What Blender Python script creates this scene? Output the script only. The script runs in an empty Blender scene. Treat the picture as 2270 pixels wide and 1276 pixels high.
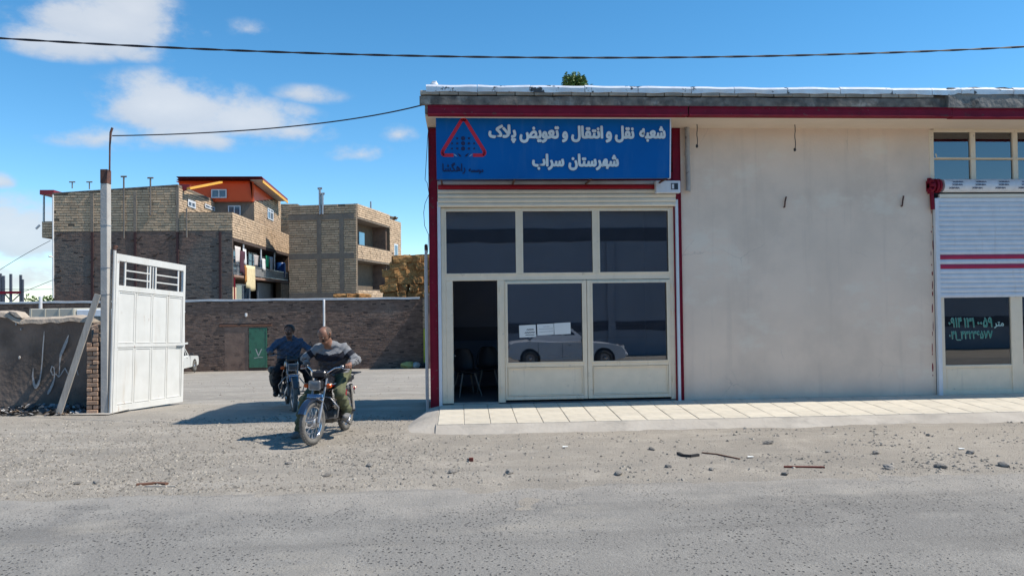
import bpy, math, random
import numpy as np
from mathutils import Vector, Matrix, noise as mnoise
random.seed(7); np.random.seed(7)
R = math.radians
SC = bpy.context.scene
COL = SC.collection

# ------------------------------------------------------------------ camera
FPX, PW, PH = 1700.0, 2270.0, 1276.0
CAM = Vector((0, 0, 1.9))
YAW, PITCH, ROLL = R(3.84), R(1.15), R(0.70)
_f0 = Vector((math.sin(YAW), math.cos(YAW), 0)); _r0 = Vector((math.cos(YAW), -math.sin(YAW), 0)); _z = Vector((0, 0, 1))
FWD = _f0 * math.cos(PITCH) + _z * math.sin(PITCH)
_u1 = _z * math.cos(PITCH) - _f0 * math.sin(PITCH)
RGT = _r0 * math.cos(ROLL) - _u1 * math.sin(ROLL)
UPV = _u1 * math.cos(ROLL) + _r0 * math.sin(ROLL)
cd = bpy.data.cameras.new('camera'); co = bpy.data.objects.new('camera', cd); COL.objects.link(co)
cd.sensor_width = 36; cd.lens = 36 * FPX / PW; cd.clip_start = 0.05; cd.clip_end = 6000
M = Matrix.Identity(4)
for i in range(3):
    M[i][0] = RGT[i]; M[i][1] = UPV[i]; M[i][2] = -FWD[i]; M[i][3] = CAM[i]
co.matrix_world = M
SC.camera = co

def ray(px, py):
    return FWD + RGT * ((px - PW / 2) / FPX) + UPV * ((PH / 2 - py) / FPX)
def on_y(px, py, Y):
    d = ray(px, py); t = (Y - CAM.y) / d.y
    return CAM + d * t
def on_x(px, py, X):
    d = ray(px, py); t = (X - CAM.x) / d.x
    return CAM + d * t
def on_z(px, py, Z):
    d = ray(px, py); t = (Z - CAM.z) / d.z
    return CAM + d * t
def on_plane(px, py, P, n):
    d = ray(px, py); t = (P - CAM).dot(n) / d.dot(n)
    return CAM + d * t

# ------------------------------------------------------------------ light, sky, exposure
SUN_EL, SUN_SIDE = R(52), R(8)
SUND = Vector((math.cos(SUN_EL) * math.cos(SUN_SIDE), -math.cos(SUN_EL) * math.sin(SUN_SIDE), math.sin(SUN_EL)))
sl = bpy.data.lights.new('sun', 'SUN'); sl.energy = 4.4; sl.angle = R(0.53); sl.color = (1.0, 0.925, 0.82)
so = bpy.data.objects.new('sun', sl); COL.objects.link(so); so.rotation_euler = SUND.to_track_quat('Z', 'Y').to_euler(); so.location = (30, -10, 40)
SC.view_settings.view_transform = 'Standard'; SC.view_settings.look = 'None'
SC.view_settings.gamma = 1.0; SC.view_settings.use_curve_mapping = False
SC.view_settings.exposure = 0.42
wd = bpy.data.worlds.new('World'); SC.world = wd; wd.use_nodes = True
nt = wd.node_tree; nt.nodes.clear()
def wn(t, **k):
    n = nt.nodes.new(t)
    for a, b in k.items(): setattr(n, a, b)
    return n
def wm(op, a, b=None, c=None, clamp=False):
    n = wn('ShaderNodeMath', operation=op, use_clamp=clamp)
    for i, v in enumerate((a, b, c)):
        if v is None: continue
        if isinstance(v, (int, float)): n.inputs[i].default_value = v
        else: nt.links.new(v, n.inputs[i])
    return n.outputs[0]
sky = wn('ShaderNodeTexSky', sky_type='NISHITA', sun_disc=False, sun_elevation=SUN_EL,
         sun_rotation=math.atan2(SUND.x, SUND.y), altitude=1600, air_density=1.0, dust_density=0.0, ozone_density=3.0)
tc = wn('ShaderNodeTexCoord')
nz = wn('ShaderNodeTexNoise'); nz.inputs['Scale'].default_value = 9.0; nz.inputs['Detail'].default_value = 9; nz.inputs['Roughness'].default_value = 0.62
mp = wn('ShaderNodeMapping'); mp.inputs['Scale'].default_value = (1, 1, 1.7)
nt.links.new(tc.outputs['Generated'], mp.inputs[0]); nt.links.new(mp.outputs[0], nz.inputs['Vector'])
noise_c = wm('SUBTRACT', nz.outputs['Fac'], 0.5)
def vdot(v):
    n = wn('ShaderNodeVectorMath', operation='DOT_PRODUCT'); nt.links.new(tc.outputs['Generated'], n.inputs[0]); n.inputs[1].default_value = v
    return n.outputs['Value']
BLOBS = [(235, 55, 170, 68, .95), (130, 98, 115, 42, .8), (300, 28, 95, 55, .9), (270, 108, 140, 36, .5), (400, 240, 165, 75, 1.05), (340, 235, 100, 62, 1), (540, 275, 175, 58, 1), (640, 290, 110, 38, .8), (470, 310, 200, 34, .6), (220, 308, 130, 32, .55),
         (800, 342, 75, 32, .7), (885, 298, 46, 26, .6), (30, 515, 170, 75, .85), (548, 66, 60, 26, .42), (455, 72, 40, 24, .34), (690, 212, 95, 26, .42), (470, 190, 60, 20, .3), (0, 402, 30, 22, .6), (60, 620, 200, 40, .5)]
blobs = [(ray(x, y).normalized(), rx / FPX, ry / FPX, a) for x, y, rx, ry, a in BLOBS]
for k in range(9):                                       # the same scattered cumulus round the rest of the sky
    az = R(75 + 27 * k + random.uniform(-9, 9)); el = R(random.uniform(8, 34))
    blobs.append((Vector((math.sin(az) * math.cos(el), math.cos(az) * math.cos(el), math.sin(el))), random.uniform(.08, .16), random.uniform(.035, .06), 1))
acc = None; hgt = None
for c, ru, rv, amp in blobs:
    e1 = c.cross(Vector((0, 0, 1))).normalized(); e2 = e1.cross(c)
    u = wm('MULTIPLY', vdot(e1), 1 / ru); v = wm('MULTIPLY', vdot(e2), 1 / rv)
    v2 = wm('MAXIMUM', v, wm('MULTIPLY', v, -1.35))
    d = wm('SQRT', wm('ADD', wm('MULTIPLY', u, u), wm('MULTIPLY', v2, v2)))
    val = wm('MULTIPLY', wm('SUBTRACT', 1.25, d), amp)
    val = wm('MULTIPLY', wm('MAXIMUM', val, 0.0), wm('GREATER_THAN', vdot(c), 0.0))
    hv = wm('MULTIPLY', val, wm('MULTIPLY_ADD', v, 0.3, 0.5, True))
    acc = val if acc is None else wm('MAXIMUM', acc, val)
    hgt = hv if hgt is None else wm('MAXIMUM', hgt, hv)
dens = wm('ADD', acc, wm('MULTIPLY', noise_c, wm('MULTIPLY', wm('MINIMUM', wm('MULTIPLY', acc, 3.0), 1.0), 2.5)))
mr = wn('ShaderNodeMapRange', interpolation_type='SMOOTHSTEP'); nt.links.new(dens, mr.inputs[0]); mr.inputs[1].default_value = 0.10; mr.inputs[2].default_value = 0.80; mr.inputs[4].default_value = 0.84
cmix = wn('ShaderNodeMix', data_type='RGBA'); nt.links.new(wm('MULTIPLY_ADD', noise_c, 0.8, wm('MULTIPLY', hgt, 1.1), True), cmix.inputs[0])
CLOUD = 4.5
cmix.inputs[6].default_value = (0.66 * CLOUD, 0.74 * CLOUD, 0.86 * CLOUD, 1); cmix.inputs[7].default_value = (1.04 * CLOUD, 1.06 * CLOUD, 1.08 * CLOUD, 1)
smix = wn('ShaderNodeMix', data_type='RGBA')
hs = wn('ShaderNodeHueSaturation'); hs.inputs['Saturation'].default_value = 1.26; hs.inputs['Hue'].default_value = 0.490
nt.links.new(sky.outputs[0], hs.inputs['Color'])
nt.links.new(mr.outputs[0], smix.inputs[0]); nt.links.new(hs.outputs[0], smix.inputs[6]); nt.links.new(cmix.outputs[2], smix.inputs[7])
bg = wn('ShaderNodeBackground'); bg.inputs[1].default_value = 0.14
nt.links.new(smix.outputs[2], bg.inputs[0])
wo = wn('ShaderNodeOutputWorld'); nt.links.new(bg.outputs[0], wo.inputs[0])

# ------------------------------------------------------------------ materials
MATS = {}
def mat(name, c1, c2=None, rough=0.8, scale=3.0, metal=0.0, bump=0.0, bscale=40.0, island=0.0, orand=0.0, detail=5, coat=0.0, c3=None, s3=0.6, t3=(0.52, 0.66), spec=0.5, stretch=None):
    """Principled surface: colour drifts c1..c2 with noise, optional third stain colour, bump, per-piece variation."""
    if name in MATS: return MATS[name]
    m = bpy.data.materials.new(name); m.use_nodes = True; t = m.node_tree; n = t.nodes; L = t.links
    b = n['Principled BSDF']; b.inputs['Roughness'].default_value = rough; b.inputs['Metallic'].default_value = metal
    b.inputs['Coat Weight'].default_value = coat; b.inputs['Specular IOR Level'].default_value = spec
    tcn = n.new('ShaderNodeTexCoord'); vec = tcn.outputs['Object']
    if stretch:
        mpn = n.new('ShaderNodeMapping'); mpn.inputs['Scale'].default_value = stretch; L.new(vec, mpn.inputs[0]); vec = mpn.outputs[0]
    c2 = c2 or tuple(x * 0.85 for x in c1)
    nn = n.new('ShaderNodeTexNoise'); nn.inputs['Scale'].default_value = scale; nn.inputs['Detail'].default_value = detail; L.new(vec, nn.inputs['Vector'])
    rp = n.new('ShaderNodeMapRange'); rp.inputs[1].default_value = 0.35; rp.inputs[2].default_value = 0.65; L.new(nn.outputs['Fac'], rp.inputs[0])
    mx = n.new('ShaderNodeMix'); mx.data_type = 'RGBA'; L.new(rp.outputs[0], mx.inputs[0]); mx.inputs[6].default_value = (*c1, 1); mx.inputs[7].default_value = (*c2, 1)
    out = mx.outputs[2]
    if c3:
        n3 = n.new('ShaderNodeTexNoise'); n3.inputs['Scale'].default_value = s3; n3.inputs['Detail'].default_value = 7; n3.inputs['Roughness'].default_value = 0.62; L.new(vec, n3.inputs['Vector'])
        r3 = n.new('ShaderNodeMapRange'); r3.inputs[1].default_value = t3[0]; r3.inputs[2].default_value = t3[1]; L.new(n3.outputs['Fac'], r3.inputs[0])
        m3 = n.new('ShaderNodeMix'); m3.data_type = 'RGBA'; L.new(r3.outputs[0], m3.inputs[0]); L.new(out, m3.inputs[6]); m3.inputs[7].default_value = (*c3, 1); out = m3.outputs[2]
    for amt, node, sock in ((island, 'ShaderNodeNewGeometry', 'Random Per Island'), (orand, 'ShaderNodeObjectInfo', 'Random')):
        if amt:
            g = n.new(node); h = n.new('ShaderNodeHueSaturation'); mm = n.new('ShaderNodeMapRange'); L.new(g.outputs[sock], mm.inputs[0])
            mm.inputs[3].default_value = 1 - amt; mm.inputs[4].default_value = 1 + amt; L.new(mm.outputs[0], h.inputs['Value']); L.new(out, h.inputs['Color']); out = h.outputs[0]
    L.new(out, b.inputs['Base Color'])
    if bump:
        nb = n.new('ShaderNodeTexNoise'); nb.inputs['Scale'].default_value = bscale; nb.inputs['Detail'].default_value = 6; L.new(vec, nb.inputs['Vector'])
        bp = n.new('ShaderNodeBump'); bp.inputs['Strength'].default_value = 1.0; bp.inputs['Distance'].default_value = bump; L.new(nb.outputs['Fac'], bp.inputs['Height']); L.new(bp.outputs[0], b.inputs['Normal'])
    MATS[name] = m
    return m

def glass(name, tint=(0.5, 0.55, 0.6), ior=1.6):
    m = bpy.data.materials.new(name); m.use_nodes = True; t = m.node_tree; n = t.nodes; n.clear(); L = t.links
    tr = n.new('ShaderNodeBsdfTransparent'); tr.inputs[0].default_value = (*tint, 1)
    gl = n.new('ShaderNodeBsdfGlossy'); gl.inputs['Roughness'].default_value = 0.012; gl.inputs[0].default_value = (0.95, 0.97, 1, 1)
    fr = n.new('ShaderNodeFresnel'); fr.inputs[0].default_value = ior
    tcn = n.new('ShaderNodeTexCoord'); nb = n.new('ShaderNodeTexNoise'); nb.inputs['Scale'].default_value = 1.1; nb.inputs['Detail'].default_value = 1; L.new(tcn.outputs['Object'], nb.inputs['Vector'])
    bp = n.new('ShaderNodeBump'); bp.inputs['Distance'].default_value = 0.0016; L.new(nb.outputs['Fac'], bp.inputs['Height']); L.new(bp.outputs[0], gl.inputs['Normal'])
    mx = n.new('ShaderNodeMixShader'); L.new(fr.outputs[0], mx.inputs[0]); L.new(tr.outputs[0], mx.inputs[1]); L.new(gl.outputs[0], mx.inputs[2])
    o = n.new('ShaderNodeOutputMaterial'); L.new(mx.outputs[0], o.inputs[0])
    return m

plaster = mat('plaster', (.86, .69, .54), (.78, .63, .495), .92, 1.3, bump=.004, bscale=28, c3=(.68, .55, .435), s3=.55, t3=(.5, .74))
cream = mat('cream_paint', (.88, .75, .56), (.82, .70, .52), .55, 5, bump=.0006, bscale=60, c3=(.58, .50, .38), s3=9, t3=(.63, .74))
soffit_m = mat('soffit_paint', (.76, .63, .50), (.72, .60, .47), .9, 2, bump=.002, bscale=30)
oxide = mat('red_oxide', (.24, .010, .030), (.19, .008, .024), .65, 4, spec=.2, bump=.001, bscale=30, c3=(.18, .10, .09), s3=14, t3=(.64, .70))
white_sh = mat('white_enamel', (.72, .75, .78), (.66, .69, .72), .4, 6, orand=.03)
cream_sh = mat('cream_enamel', (.82, .74, .60), (.76, .69, .56), .45, 6, orand=.03)
red_sh = mat('red_enamel', (.42, .006, .018), (.38, .006, .016), .4, 6)
magenta_sh = mat('crimson_enamel', (.46, .008, .065), (.40, .008, .055), .4, 6)
cement = mat('cement', (.235, .20, .165), (.10, .088, .077), .95, 7.5, bump=.02, bscale=14, c3=(.34, .31, .27), s3=3, t3=(.58, .68))
cement_lt = mat('cement_light', (.38, .35, .31), (.28, .26, .23), .95, 3, bump=.015, bscale=18)
foil = mat('bitumen_foil', (.80, .82, .84), (.68, .70, .73), .42, 5, metal=.35, bump=.012, bscale=9, c3=(.07, .07, .075), s3=4.2, t3=(.595, .625))
par_brick = mat('parapet_brick', (.40, .33, .26), (.30, .25, .20), .95, 6, bump=.008, bscale=30, orand=.2)
pier_brick = mat('pier_brick', (.52, .34, .23), (.42, .27, .18), .95, 9, bump=.006, bscale=40, orand=.22)
tile_m = mat('pavement_tile', (.60, .55, .455), (.52, .475, .39), .7, 5, bump=.0015, bscale=60, orand=.05, c3=(.48, .45, .39), s3=4, t3=(.58, .75))
concrete = mat('apron_concrete', (.42, .39, .345), (.36, .33, .29), .95, 2, bump=.012, bscale=16, c3=(.30, .28, .25), s3=1.5)
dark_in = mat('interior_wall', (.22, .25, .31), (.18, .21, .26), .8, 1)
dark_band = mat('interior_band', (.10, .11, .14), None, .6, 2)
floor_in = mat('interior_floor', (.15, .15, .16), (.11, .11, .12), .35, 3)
pane_m = glass('pane_glass', (.52, .57, .66), 2.35)
far_glass = mat('far_window', (.13, .19, .25), (.07, .10, .14), .08, 2, spec=.8)
steel_w = mat('gate_white', (.66, .655, .62), (.60, .595, .56), .45, 3, bump=.002, bscale=5, c3=(.55, .52, .47), s3=7, t3=(.64, .74))
pole_m = mat('pole_cement', (.50, .475, .43), (.43, .41, .375), .9, 3, bump=.004, bscale=25, c3=(.42, .40, .37), s3=2)
rust = mat('rusty_steel', (.14, .06, .04), (.08, .04, .03), .8, 14, bump=.002)
black_rub = mat('black_rubber', (.022, .022, .024), (.034, .034, .036), .75, 8)
tyre_m = mat('dusty_tyre', (.17, .162, .148), (.09, .087, .08), .9, 6, bump=.003, bscale=60)
black_m = mat('black_metal', (.022, .022, .026), (.03, .03, .033), .35, 8)
chrome = mat('chrome', (.75, .76, .78), (.62, .63, .65), .16, 8, metal=1.0)
alu = mat('dull_aluminium', (.42, .42, .43), (.30, .30, .31), .42, 9, metal=.8)
mud = mat('mud_plaster', (.25, .19, .15), (.175, .133, .106), .97, 1.6, bump=.02, bscale=10, c3=(.09, .075, .062), s3=1.2, t3=(.5, .7))
mud_top = mat('mud_capping', (.46, .39, .31), (.36, .30, .24), .97, 4, bump=.02, bscale=14)
chalk = mat('chalk_paint', (.48, .47, .45), (.36, .35, .33), .9, 22)
brown_brick = mat('brown_brick', (.215, .145, .110), (.16, .107, .084), .95, 2.2, bump=.01, bscale=14, island=.22, c3=(.09, .065, .055), s3=.9, t3=(.55, .7))
dark_brick = mat('dark_brick', (.205, .135, .105), (.155, .105, .085), .95, 1.4, bump=.01, bscale=12, island=.15, c3=(.165, .135, .115), s3=.22, t3=(.46, .56))
tan_block = mat('tan_block', (.57, .415, .275), (.47, .345, .23), .95, 2.5, bump=.012, bscale=12, island=.16)
tan_mortar = mat('tan_mortar', (.17, .13, .092), (.13, .10, .072), .97, 3)
brown_mortar = mat('brown_mortar', (.075, .053, .044), None, .97, 3)
frame_conc = mat('frame_concrete', (.235, .195, .155), (.19, .155, .125), .95, 2, bump=.02, bscale=8)
orange_m = mat('orange_sheet', (.80, .095, .010), (.74, .085, .009), .5, .6)
maroon_m = mat('maroon_sheet', (.22, .014, .022), None, .5, 1)
yellow_trim = mat('yellow_trim', (.80, .42, .06), None, .6, 1)
straw = mat('straw', (.42, .21, .07), (.25, .115, .036), .95, 5, bump=.06, bscale=14, orand=.25, c3=(.52, .31, .12), s3=3.0, t3=(.55, .66))
leaf_m = mat('leaf', (.11, .18, .03), (.06, .115, .022), .6, 3, island=.35)
bark_m = mat('bark', (.10, .075, .055), None, .95, 9, bump=.02)
pvc = mat('pale_pipe', (.66, .66, .66), (.58, .58, .58), .5, 4)
pipe_dirty = mat('stained_pipe', (.50, .46, .41), (.40, .36, .32), .7, 4, c3=(.16, .14, .13), s3=7, t3=(.58, .68))
cable_m = mat('cable', (.018, .02, .03), None, .6, 4)
door_green = mat('green_door', (.045, .165, .10), (.035, .135, .082), .55, 2, c3=(.03, .09, .06), s3=3)
car_white = mat('car_white', (.74, .76, .74), (.68, .70, .68), .3, 2, coat=.5)
car_silver = mat('car_silver', (.84, .85, .86), (.8, .8, .8), .35, 2, coat=.4)
wood_m = mat('board_wood', (.46, .43, .38), (.34, .31, .27), .85, 3, stretch=(6, 6, 1))
brownw = mat('brown_wood', (.16, .075, .045), None, .8, 6)
paper_m = mat('paper', (.74, .76, .74), (.70, .72, .70), .8, 3)
ink_m = mat('ink', (.03, .03, .035), None, .8)
blue_sign = mat('blue_vinyl', (.002, .125, .39), (.002, .112, .355), .5, 1.2, bump=.004, bscale=3, spec=.15)
sign_white = mat('sign_white', (.88, .86, .80), None, .5)
sign_navy = mat('sign_navy', (.006, .011, .075), None, .5)
sign_red = mat('sign_red', (.68, .006, .03), None, .45)
rock_m = mat('rock', (.36, .335, .30), (.24, .225, .205), .95, 9, bump=.01, bscale=30, orand=.3)
gravel_m = mat('gravel', (.30, .273, .232), (.21, .192, .165), .95, 9, island=.38)

def overlay(m, col, scale=(1, 1, 1), freq=3.0, lo=.55, hi=.7, amt=1.0, cracks=False, mask=None, detail=8):
    """mix a further stain (streaky noise) or a net of fine cracks over the material's colour"""
    t = m.node_tree; n = t.nodes; L = t.links; b = n['Principled BSDF']; src = b.inputs['Base Color'].links[0].from_socket
    tcn = n.new('ShaderNodeTexCoord'); mpn = n.new('ShaderNodeMapping'); mpn.inputs['Scale'].default_value = scale; L.new(tcn.outputs['Object'], mpn.inputs[0]); v = mpn.outputs[0]
    def nse(f, d=8):
        q = n.new('ShaderNodeTexNoise'); q.inputs['Scale'].default_value = f; q.inputs['Detail'].default_value = d; q.inputs['Roughness'].default_value = .62; L.new(v, q.inputs['Vector']); return q
    def rng(x, a, c, o0=0, o1=1):
        q = n.new('ShaderNodeMapRange'); q.inputs[1].default_value = a; q.inputs[2].default_value = c; q.inputs[3].default_value = o0; q.inputs[4].default_value = o1; L.new(x, q.inputs[0]); return q.outputs[0]
    if cracks:
        ad = n.new('ShaderNodeMix'); ad.data_type = 'VECTOR'; ad.inputs[0].default_value = .22; L.new(v, ad.inputs[4]); L.new(nse(freq * 1.6).outputs['Color'], ad.inputs[5])
        vo = n.new('ShaderNodeTexVoronoi'); vo.feature = 'DISTANCE_TO_EDGE'; vo.inputs['Scale'].default_value = freq; L.new(ad.outputs[1], vo.inputs['Vector']); f = rng(vo.outputs['Distance'], lo, hi, 1, 0)
    else: f = rng(nse(freq, detail).outputs['Fac'], lo, hi)
    k = n.new('ShaderNodeMath'); k.operation = 'MULTIPLY'; L.new(f, k.inputs[0]); k.inputs[1].default_value = amt
    if mask:
        L.new(rng(nse(mask[0], 4).outputs['Fac'], mask[1], mask[2], 0, amt), k.inputs[1])
    x = n.new('ShaderNodeMix'); x.data_type = 'RGBA'; L.new(k.outputs[0], x.inputs[0]); L.new(src, x.inputs[6]); x.inputs[7].default_value = (*col, 1); L.new(x.outputs[2], b.inputs['Base Color'])
overlay(plaster, (.60, .485, .385), (5.5, 5.5, .28), 1.0, .56, .76, .4)
overlay(plaster, (.86, .76, .62), (.5, .5, .9), 2.2, .56, .66, .5)
overlay(plaster, (.36, .30, .25), (1, 1, 1), 1.1, .0, .005, .4, cracks=True, mask=(.8, .55, .66))
overlay(steel_w, (.30, .13, .06), (1, 1, .35), 9, .665, .70, .8)
overlay(steel_w, (.52, .46, .38), (3, 3, .5), 1.6, .55, .75, .55)
overlay(blue_sign, (.05, .17, .36), (2, 2, .4), 2.0, .52, .75, .5)
overlay(white_sh, (.50, .47, .43), (4, 4, .5), 2.0, .58, .76, .5)
overlay(oxide, (.12, .05, .045), (1, 1, 1), 7, .60, .68, .8)
overlay(cream, (.44, .36, .27), (5, 5, .4), 2.0, .60, .78, .5)
overlay(brown_brick, (.28, .22, .18), (.4, .4, 1.2), .9, .58, .72, .5)
overlay(tan_block, (.30, .23, .17), (.7, .7, .12), 1.3, .54, .72, .5)

# ------------------------------------------------------------------ mesh helpers
class MB:
    def __init__(s): s.v = []; s.f = []; s.mi = []; s.cur = 0
    def add(s, vs, fs):
        o = len(s.v); s.v += [tuple(p) for p in vs]
        for f in fs: s.f.append(tuple(i + o for i in f)); s.mi.append(s.cur)
        return s
    def box(s, a, b):
        (x0, y0, z0), (x1, y1, z1) = [min(p, q) for p, q in zip(a, b)], [max(p, q) for p, q in zip(a, b)]
        return s.add([(x0, y0, z0), (x1, y0, z0), (x1, y1, z0), (x0, y1, z0), (x0, y0, z1), (x1, y0, z1), (x1, y1, z1), (x0, y1, z1)],
                     [(3, 2, 1, 0), (4, 5, 6, 7), (0, 1, 5, 4), (1, 2, 6, 5), (2, 3, 7, 6), (3, 0, 4, 7)])
    def bbox(s, a, b, r=.01):
        """box with chamfered edges"""
        lo = [min(p, q) for p, q in zip(a, b)]; hi = [max(p, q) for p, q in zip(a, b)]
        r = min([r] + [(h - l) * .45 for l, h in zip(lo, hi)])
        vs = []; idx = {}
        for sx in (0, 1):
            for sy in (0, 1):
                for sz in (0, 1):
                    c = [hi[0] if sx else lo[0], hi[1] if sy else lo[1], hi[2] if sz else lo[2]]
                    for ax in range(3):
                        p = list(c)
                        for k, sg in enumerate((sx, sy, sz)):
                            if k != ax: p[k] += -r if sg else r
                        idx[(sx, sy, sz, ax)] = len(vs); vs.append(p)
        fs = []
        def g(c, ax): return idx[(*c, ax)]
        for ax in range(3):
            o1, o2 = [k for k in range(3) if k != ax]
            for sg in (0, 1):
                q = []
                for (i, j) in ((0, 0), (1, 0), (1, 1), (0, 1)):
                    c = [0, 0, 0]; c[ax] = sg; c[o1] = i; c[o2] = j; q.append(g(c, ax))
                fs.append(q)
            for (i, j) in ((0, 0), (0, 1), (1, 0), (1, 1)):
                c0 = [0, 0, 0]; c0[o1] = i; c0[o2] = j; c1 = list(c0); c1[ax] = 1
                fs.append([g(c0, o1), g(c1, o1), g(c1, o2), g(c0, o2)])
        for sx in (0, 1):
            for sy in (0, 1):
                for sz in (0, 1): fs.append([g((sx, sy, sz), a) for a in range(3)])
        return s.add(vs, fs)
    def prism(s, poly, ext):
        n = len(poly); e = Vector(ext); p = [Vector(q) for q in poly]
        return s.add(p + [q + e for q in p], [tuple(range(n - 1, -1, -1)), tuple(range(n, 2 * n))] + [(i, (i + 1) % n, n + (i + 1) % n, n + i) for i in range(n)])
    def bar(s, a, b, w, h=None, up=(0, 0, 1)):
        a, b = Vector(a), Vector(b); d = (b - a).normalized(); u = Vector(up)
        if abs(d.dot(u)) > .98: u = Vector((0, 1, 0))
        x = d.cross(u).normalized() * (w / 2); y = x.cross(d).normalized() * ((h or w) / 2)
        return s.add([a - x - y, a + x - y, a + x + y, a - x + y, b - x - y, b + x - y, b + x + y, b - x + y],
                     [(3, 2, 1, 0), (4, 5, 6, 7), (0, 1, 5, 4), (1, 2, 6, 5), (2, 3, 7, 6), (3, 0, 4, 7)])
    def tube(s, pts, r, n=8, closed=False, cap=True):
        pts = [Vector(p) for p in pts]; m = len(pts); rs = r if isinstance(r, (list, tuple)) else [r] * m
        vs = []; prev = None
        for i, p in enumerate(pts):
            if closed: d = pts[(i + 1) % m] - pts[i - 1]
            else: d = pts[min(i + 1, m - 1)] - pts[max(i - 1, 0)]
            d.normalize()
            if prev is None:
                u = Vector((0, 0, 1)) if abs(d.z) < .9 else Vector((1, 0, 0)); x = d.cross(u).normalized()
            else: x = (prev - d * prev.dot(d)).normalized()
            prev = x; y = d.cross(x)
            vs += [p + (x * math.cos(6.28319 * k / n) + y * math.sin(6.28319 * k / n)) * rs[i] for k in range(n)]
        fs = []
        for i in range(m if closed else m - 1):
            j = (i + 1) % m
            fs += [(i * n + k, i * n + (k + 1) % n, j * n + (k + 1) % n, j * n + k) for k in range(n)]
        if cap and not closed: fs += [tuple(range(n - 1, -1, -1)), tuple(range((m - 1) * n, m * n))]
        return s.add(vs, fs)
    def lathe(s, c, axis, prof, n=20):
        """prof: (offset along axis, radius)"""
        c = Vector(c); a = Vector(axis).normalized(); u = Vector((0, 0, 1)) if abs(a.z) < .9 else Vector((1, 0, 0)); x = a.cross(u).normalized(); y = a.cross(x)
        vs = []
        for o, r in prof: vs += [c + a * o + (x * math.cos(6.28319 * k / n) + y * math.sin(6.28319 * k / n)) * r for k in range(n)]
        m = len(prof); fs = []
        for i in range(m - 1): fs += [(i * n + k, i * n + (k + 1) % n, (i + 1) * n + (k + 1) % n, (i + 1) * n + k) for k in range(n)]
        fs += [tuple(range(n - 1, -1, -1)), tuple(range((m - 1) * n, m * n))]
        return s.add(vs, fs)
    def torus(s, c, axis, R0, r0, n=36, k=10, w=1.0):
        c = Vector(c); a = Vector(axis).normalized(); u = Vector((0, 0, 1)) if abs(a.z) < .9 else Vector((1, 0, 0)); x = a.cross(u).normalized(); y = a.cross(x)
        vs = []
        for i in range(n):
            d = x * math.cos(6.28319 * i / n) + y * math.sin(6.28319 * i / n)
            vs += [c + d * (R0 + r0 * math.cos(6.28319 * j / k)) + a * (r0 * w * math.sin(6.28319 * j / k)) for j in range(k)]
        return s.add(vs, [(i * k + j, ((i + 1) % n) * k + j, ((i + 1) % n) * k + (j + 1) % k, i * k + (j + 1) % k) for i in range(n) for j in range(k)])
    def loft(s, rings, cap=True):
        n = len(rings[0]); vs = [p for r in rings for p in r]; fs = []
        for i in range(len(rings) - 1): fs += [(i * n + k, i * n + (k + 1) % n, (i + 1) * n + (k + 1) % n, (i + 1) * n + k) for k in range(n)]
        if cap: fs += [tuple(range(n - 1, -1, -1)), tuple(range((len(rings) - 1) * n, len(rings) * n))]
        return s.add(vs, fs)
    def build(s, name, m, parent=None, smooth=False, kind=None, auto=None):
        me = bpy.data.meshes.new(name); me.from_pydata(s.v, [], s.f)
        ms = m if isinstance(m, (list, tuple)) else [m]
        for q in ms: me.materials.append(q)
        if len(ms) > 1: me.polygons.foreach_set('material_index', s.mi)
        import bmesh
        b = bmesh.new(); b.from_mesh(me); bmesh.ops.recalc_face_normals(b, faces=b.faces); b.to_mesh(me); b.free()
        if smooth:
            me.polygons.foreach_set('use_smooth', [True] * len(me.polygons))
            if auto: me.set_sharp_from_angle(angle=R(auto))
        o = bpy.data.objects.new(name, me); link(o, parent)
        if kind: o['kind'] = kind
        return o

def link(o, parent=None):
    COL.objects.link(o)
    if parent is not None:
        o.parent = parent
        if parent.type == 'EMPTY' and parent.get('_w', 0): o.matrix_parent_inverse = Matrix.Translation(-Vector(parent.location))
    return o
WORLD_EMPTIES = []
def thing(name, label, cat, loc=(0, 0, 0), group=None, world=True, mat4=None):
    o = bpy.data.objects.new(name, None); COL.objects.link(o); o.empty_display_size = .2
    o.location = loc
    if mat4 is not None: o.matrix_world = mat4
    if world: o['_w'] = 1; WORLD_EMPTIES.append(o)
    return tag(o, label, cat, group)
def tag(o, label, cat, group=None):
    o['label'] = label; o['category'] = cat
    if group: o['group'] = group
    return o
def struct(o): o['kind'] = 'structure'; return o
def dup(o, parent=None, loc=None, rot=None):
    c = o.copy(); COL.objects.link(c); c.parent = parent
    if loc is not None: c.location = loc
    if rot is not None: c.rotation_euler = rot
    for ch in o.children: dup(ch, c)
    return c

def gz(x, y):
    """height of the ground"""
    if y < 8: return max(-.55, -(8 - y) * .045)
    h = 0.0
    if y > 14.3: h = -min(y - 14.3, 31) * .058
    return h
def gnd(px, py, z0=0.0):
    p = on_z(px, py, z0)
    for _ in range(30):
        p = on_z(px, py, .5 * (p.z + gz(p.x, p.y)))
    return p

# ================================================================== THE SETTING
FY, EY = 13.2, 12.3                      # shop wall plane, eave front plane
PAVZ = 0.18
def lines(pts):
    out = []
    for (a, b, n) in pts: out += list(np.linspace(a, b, n, endpoint=False))
    return out
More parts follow.
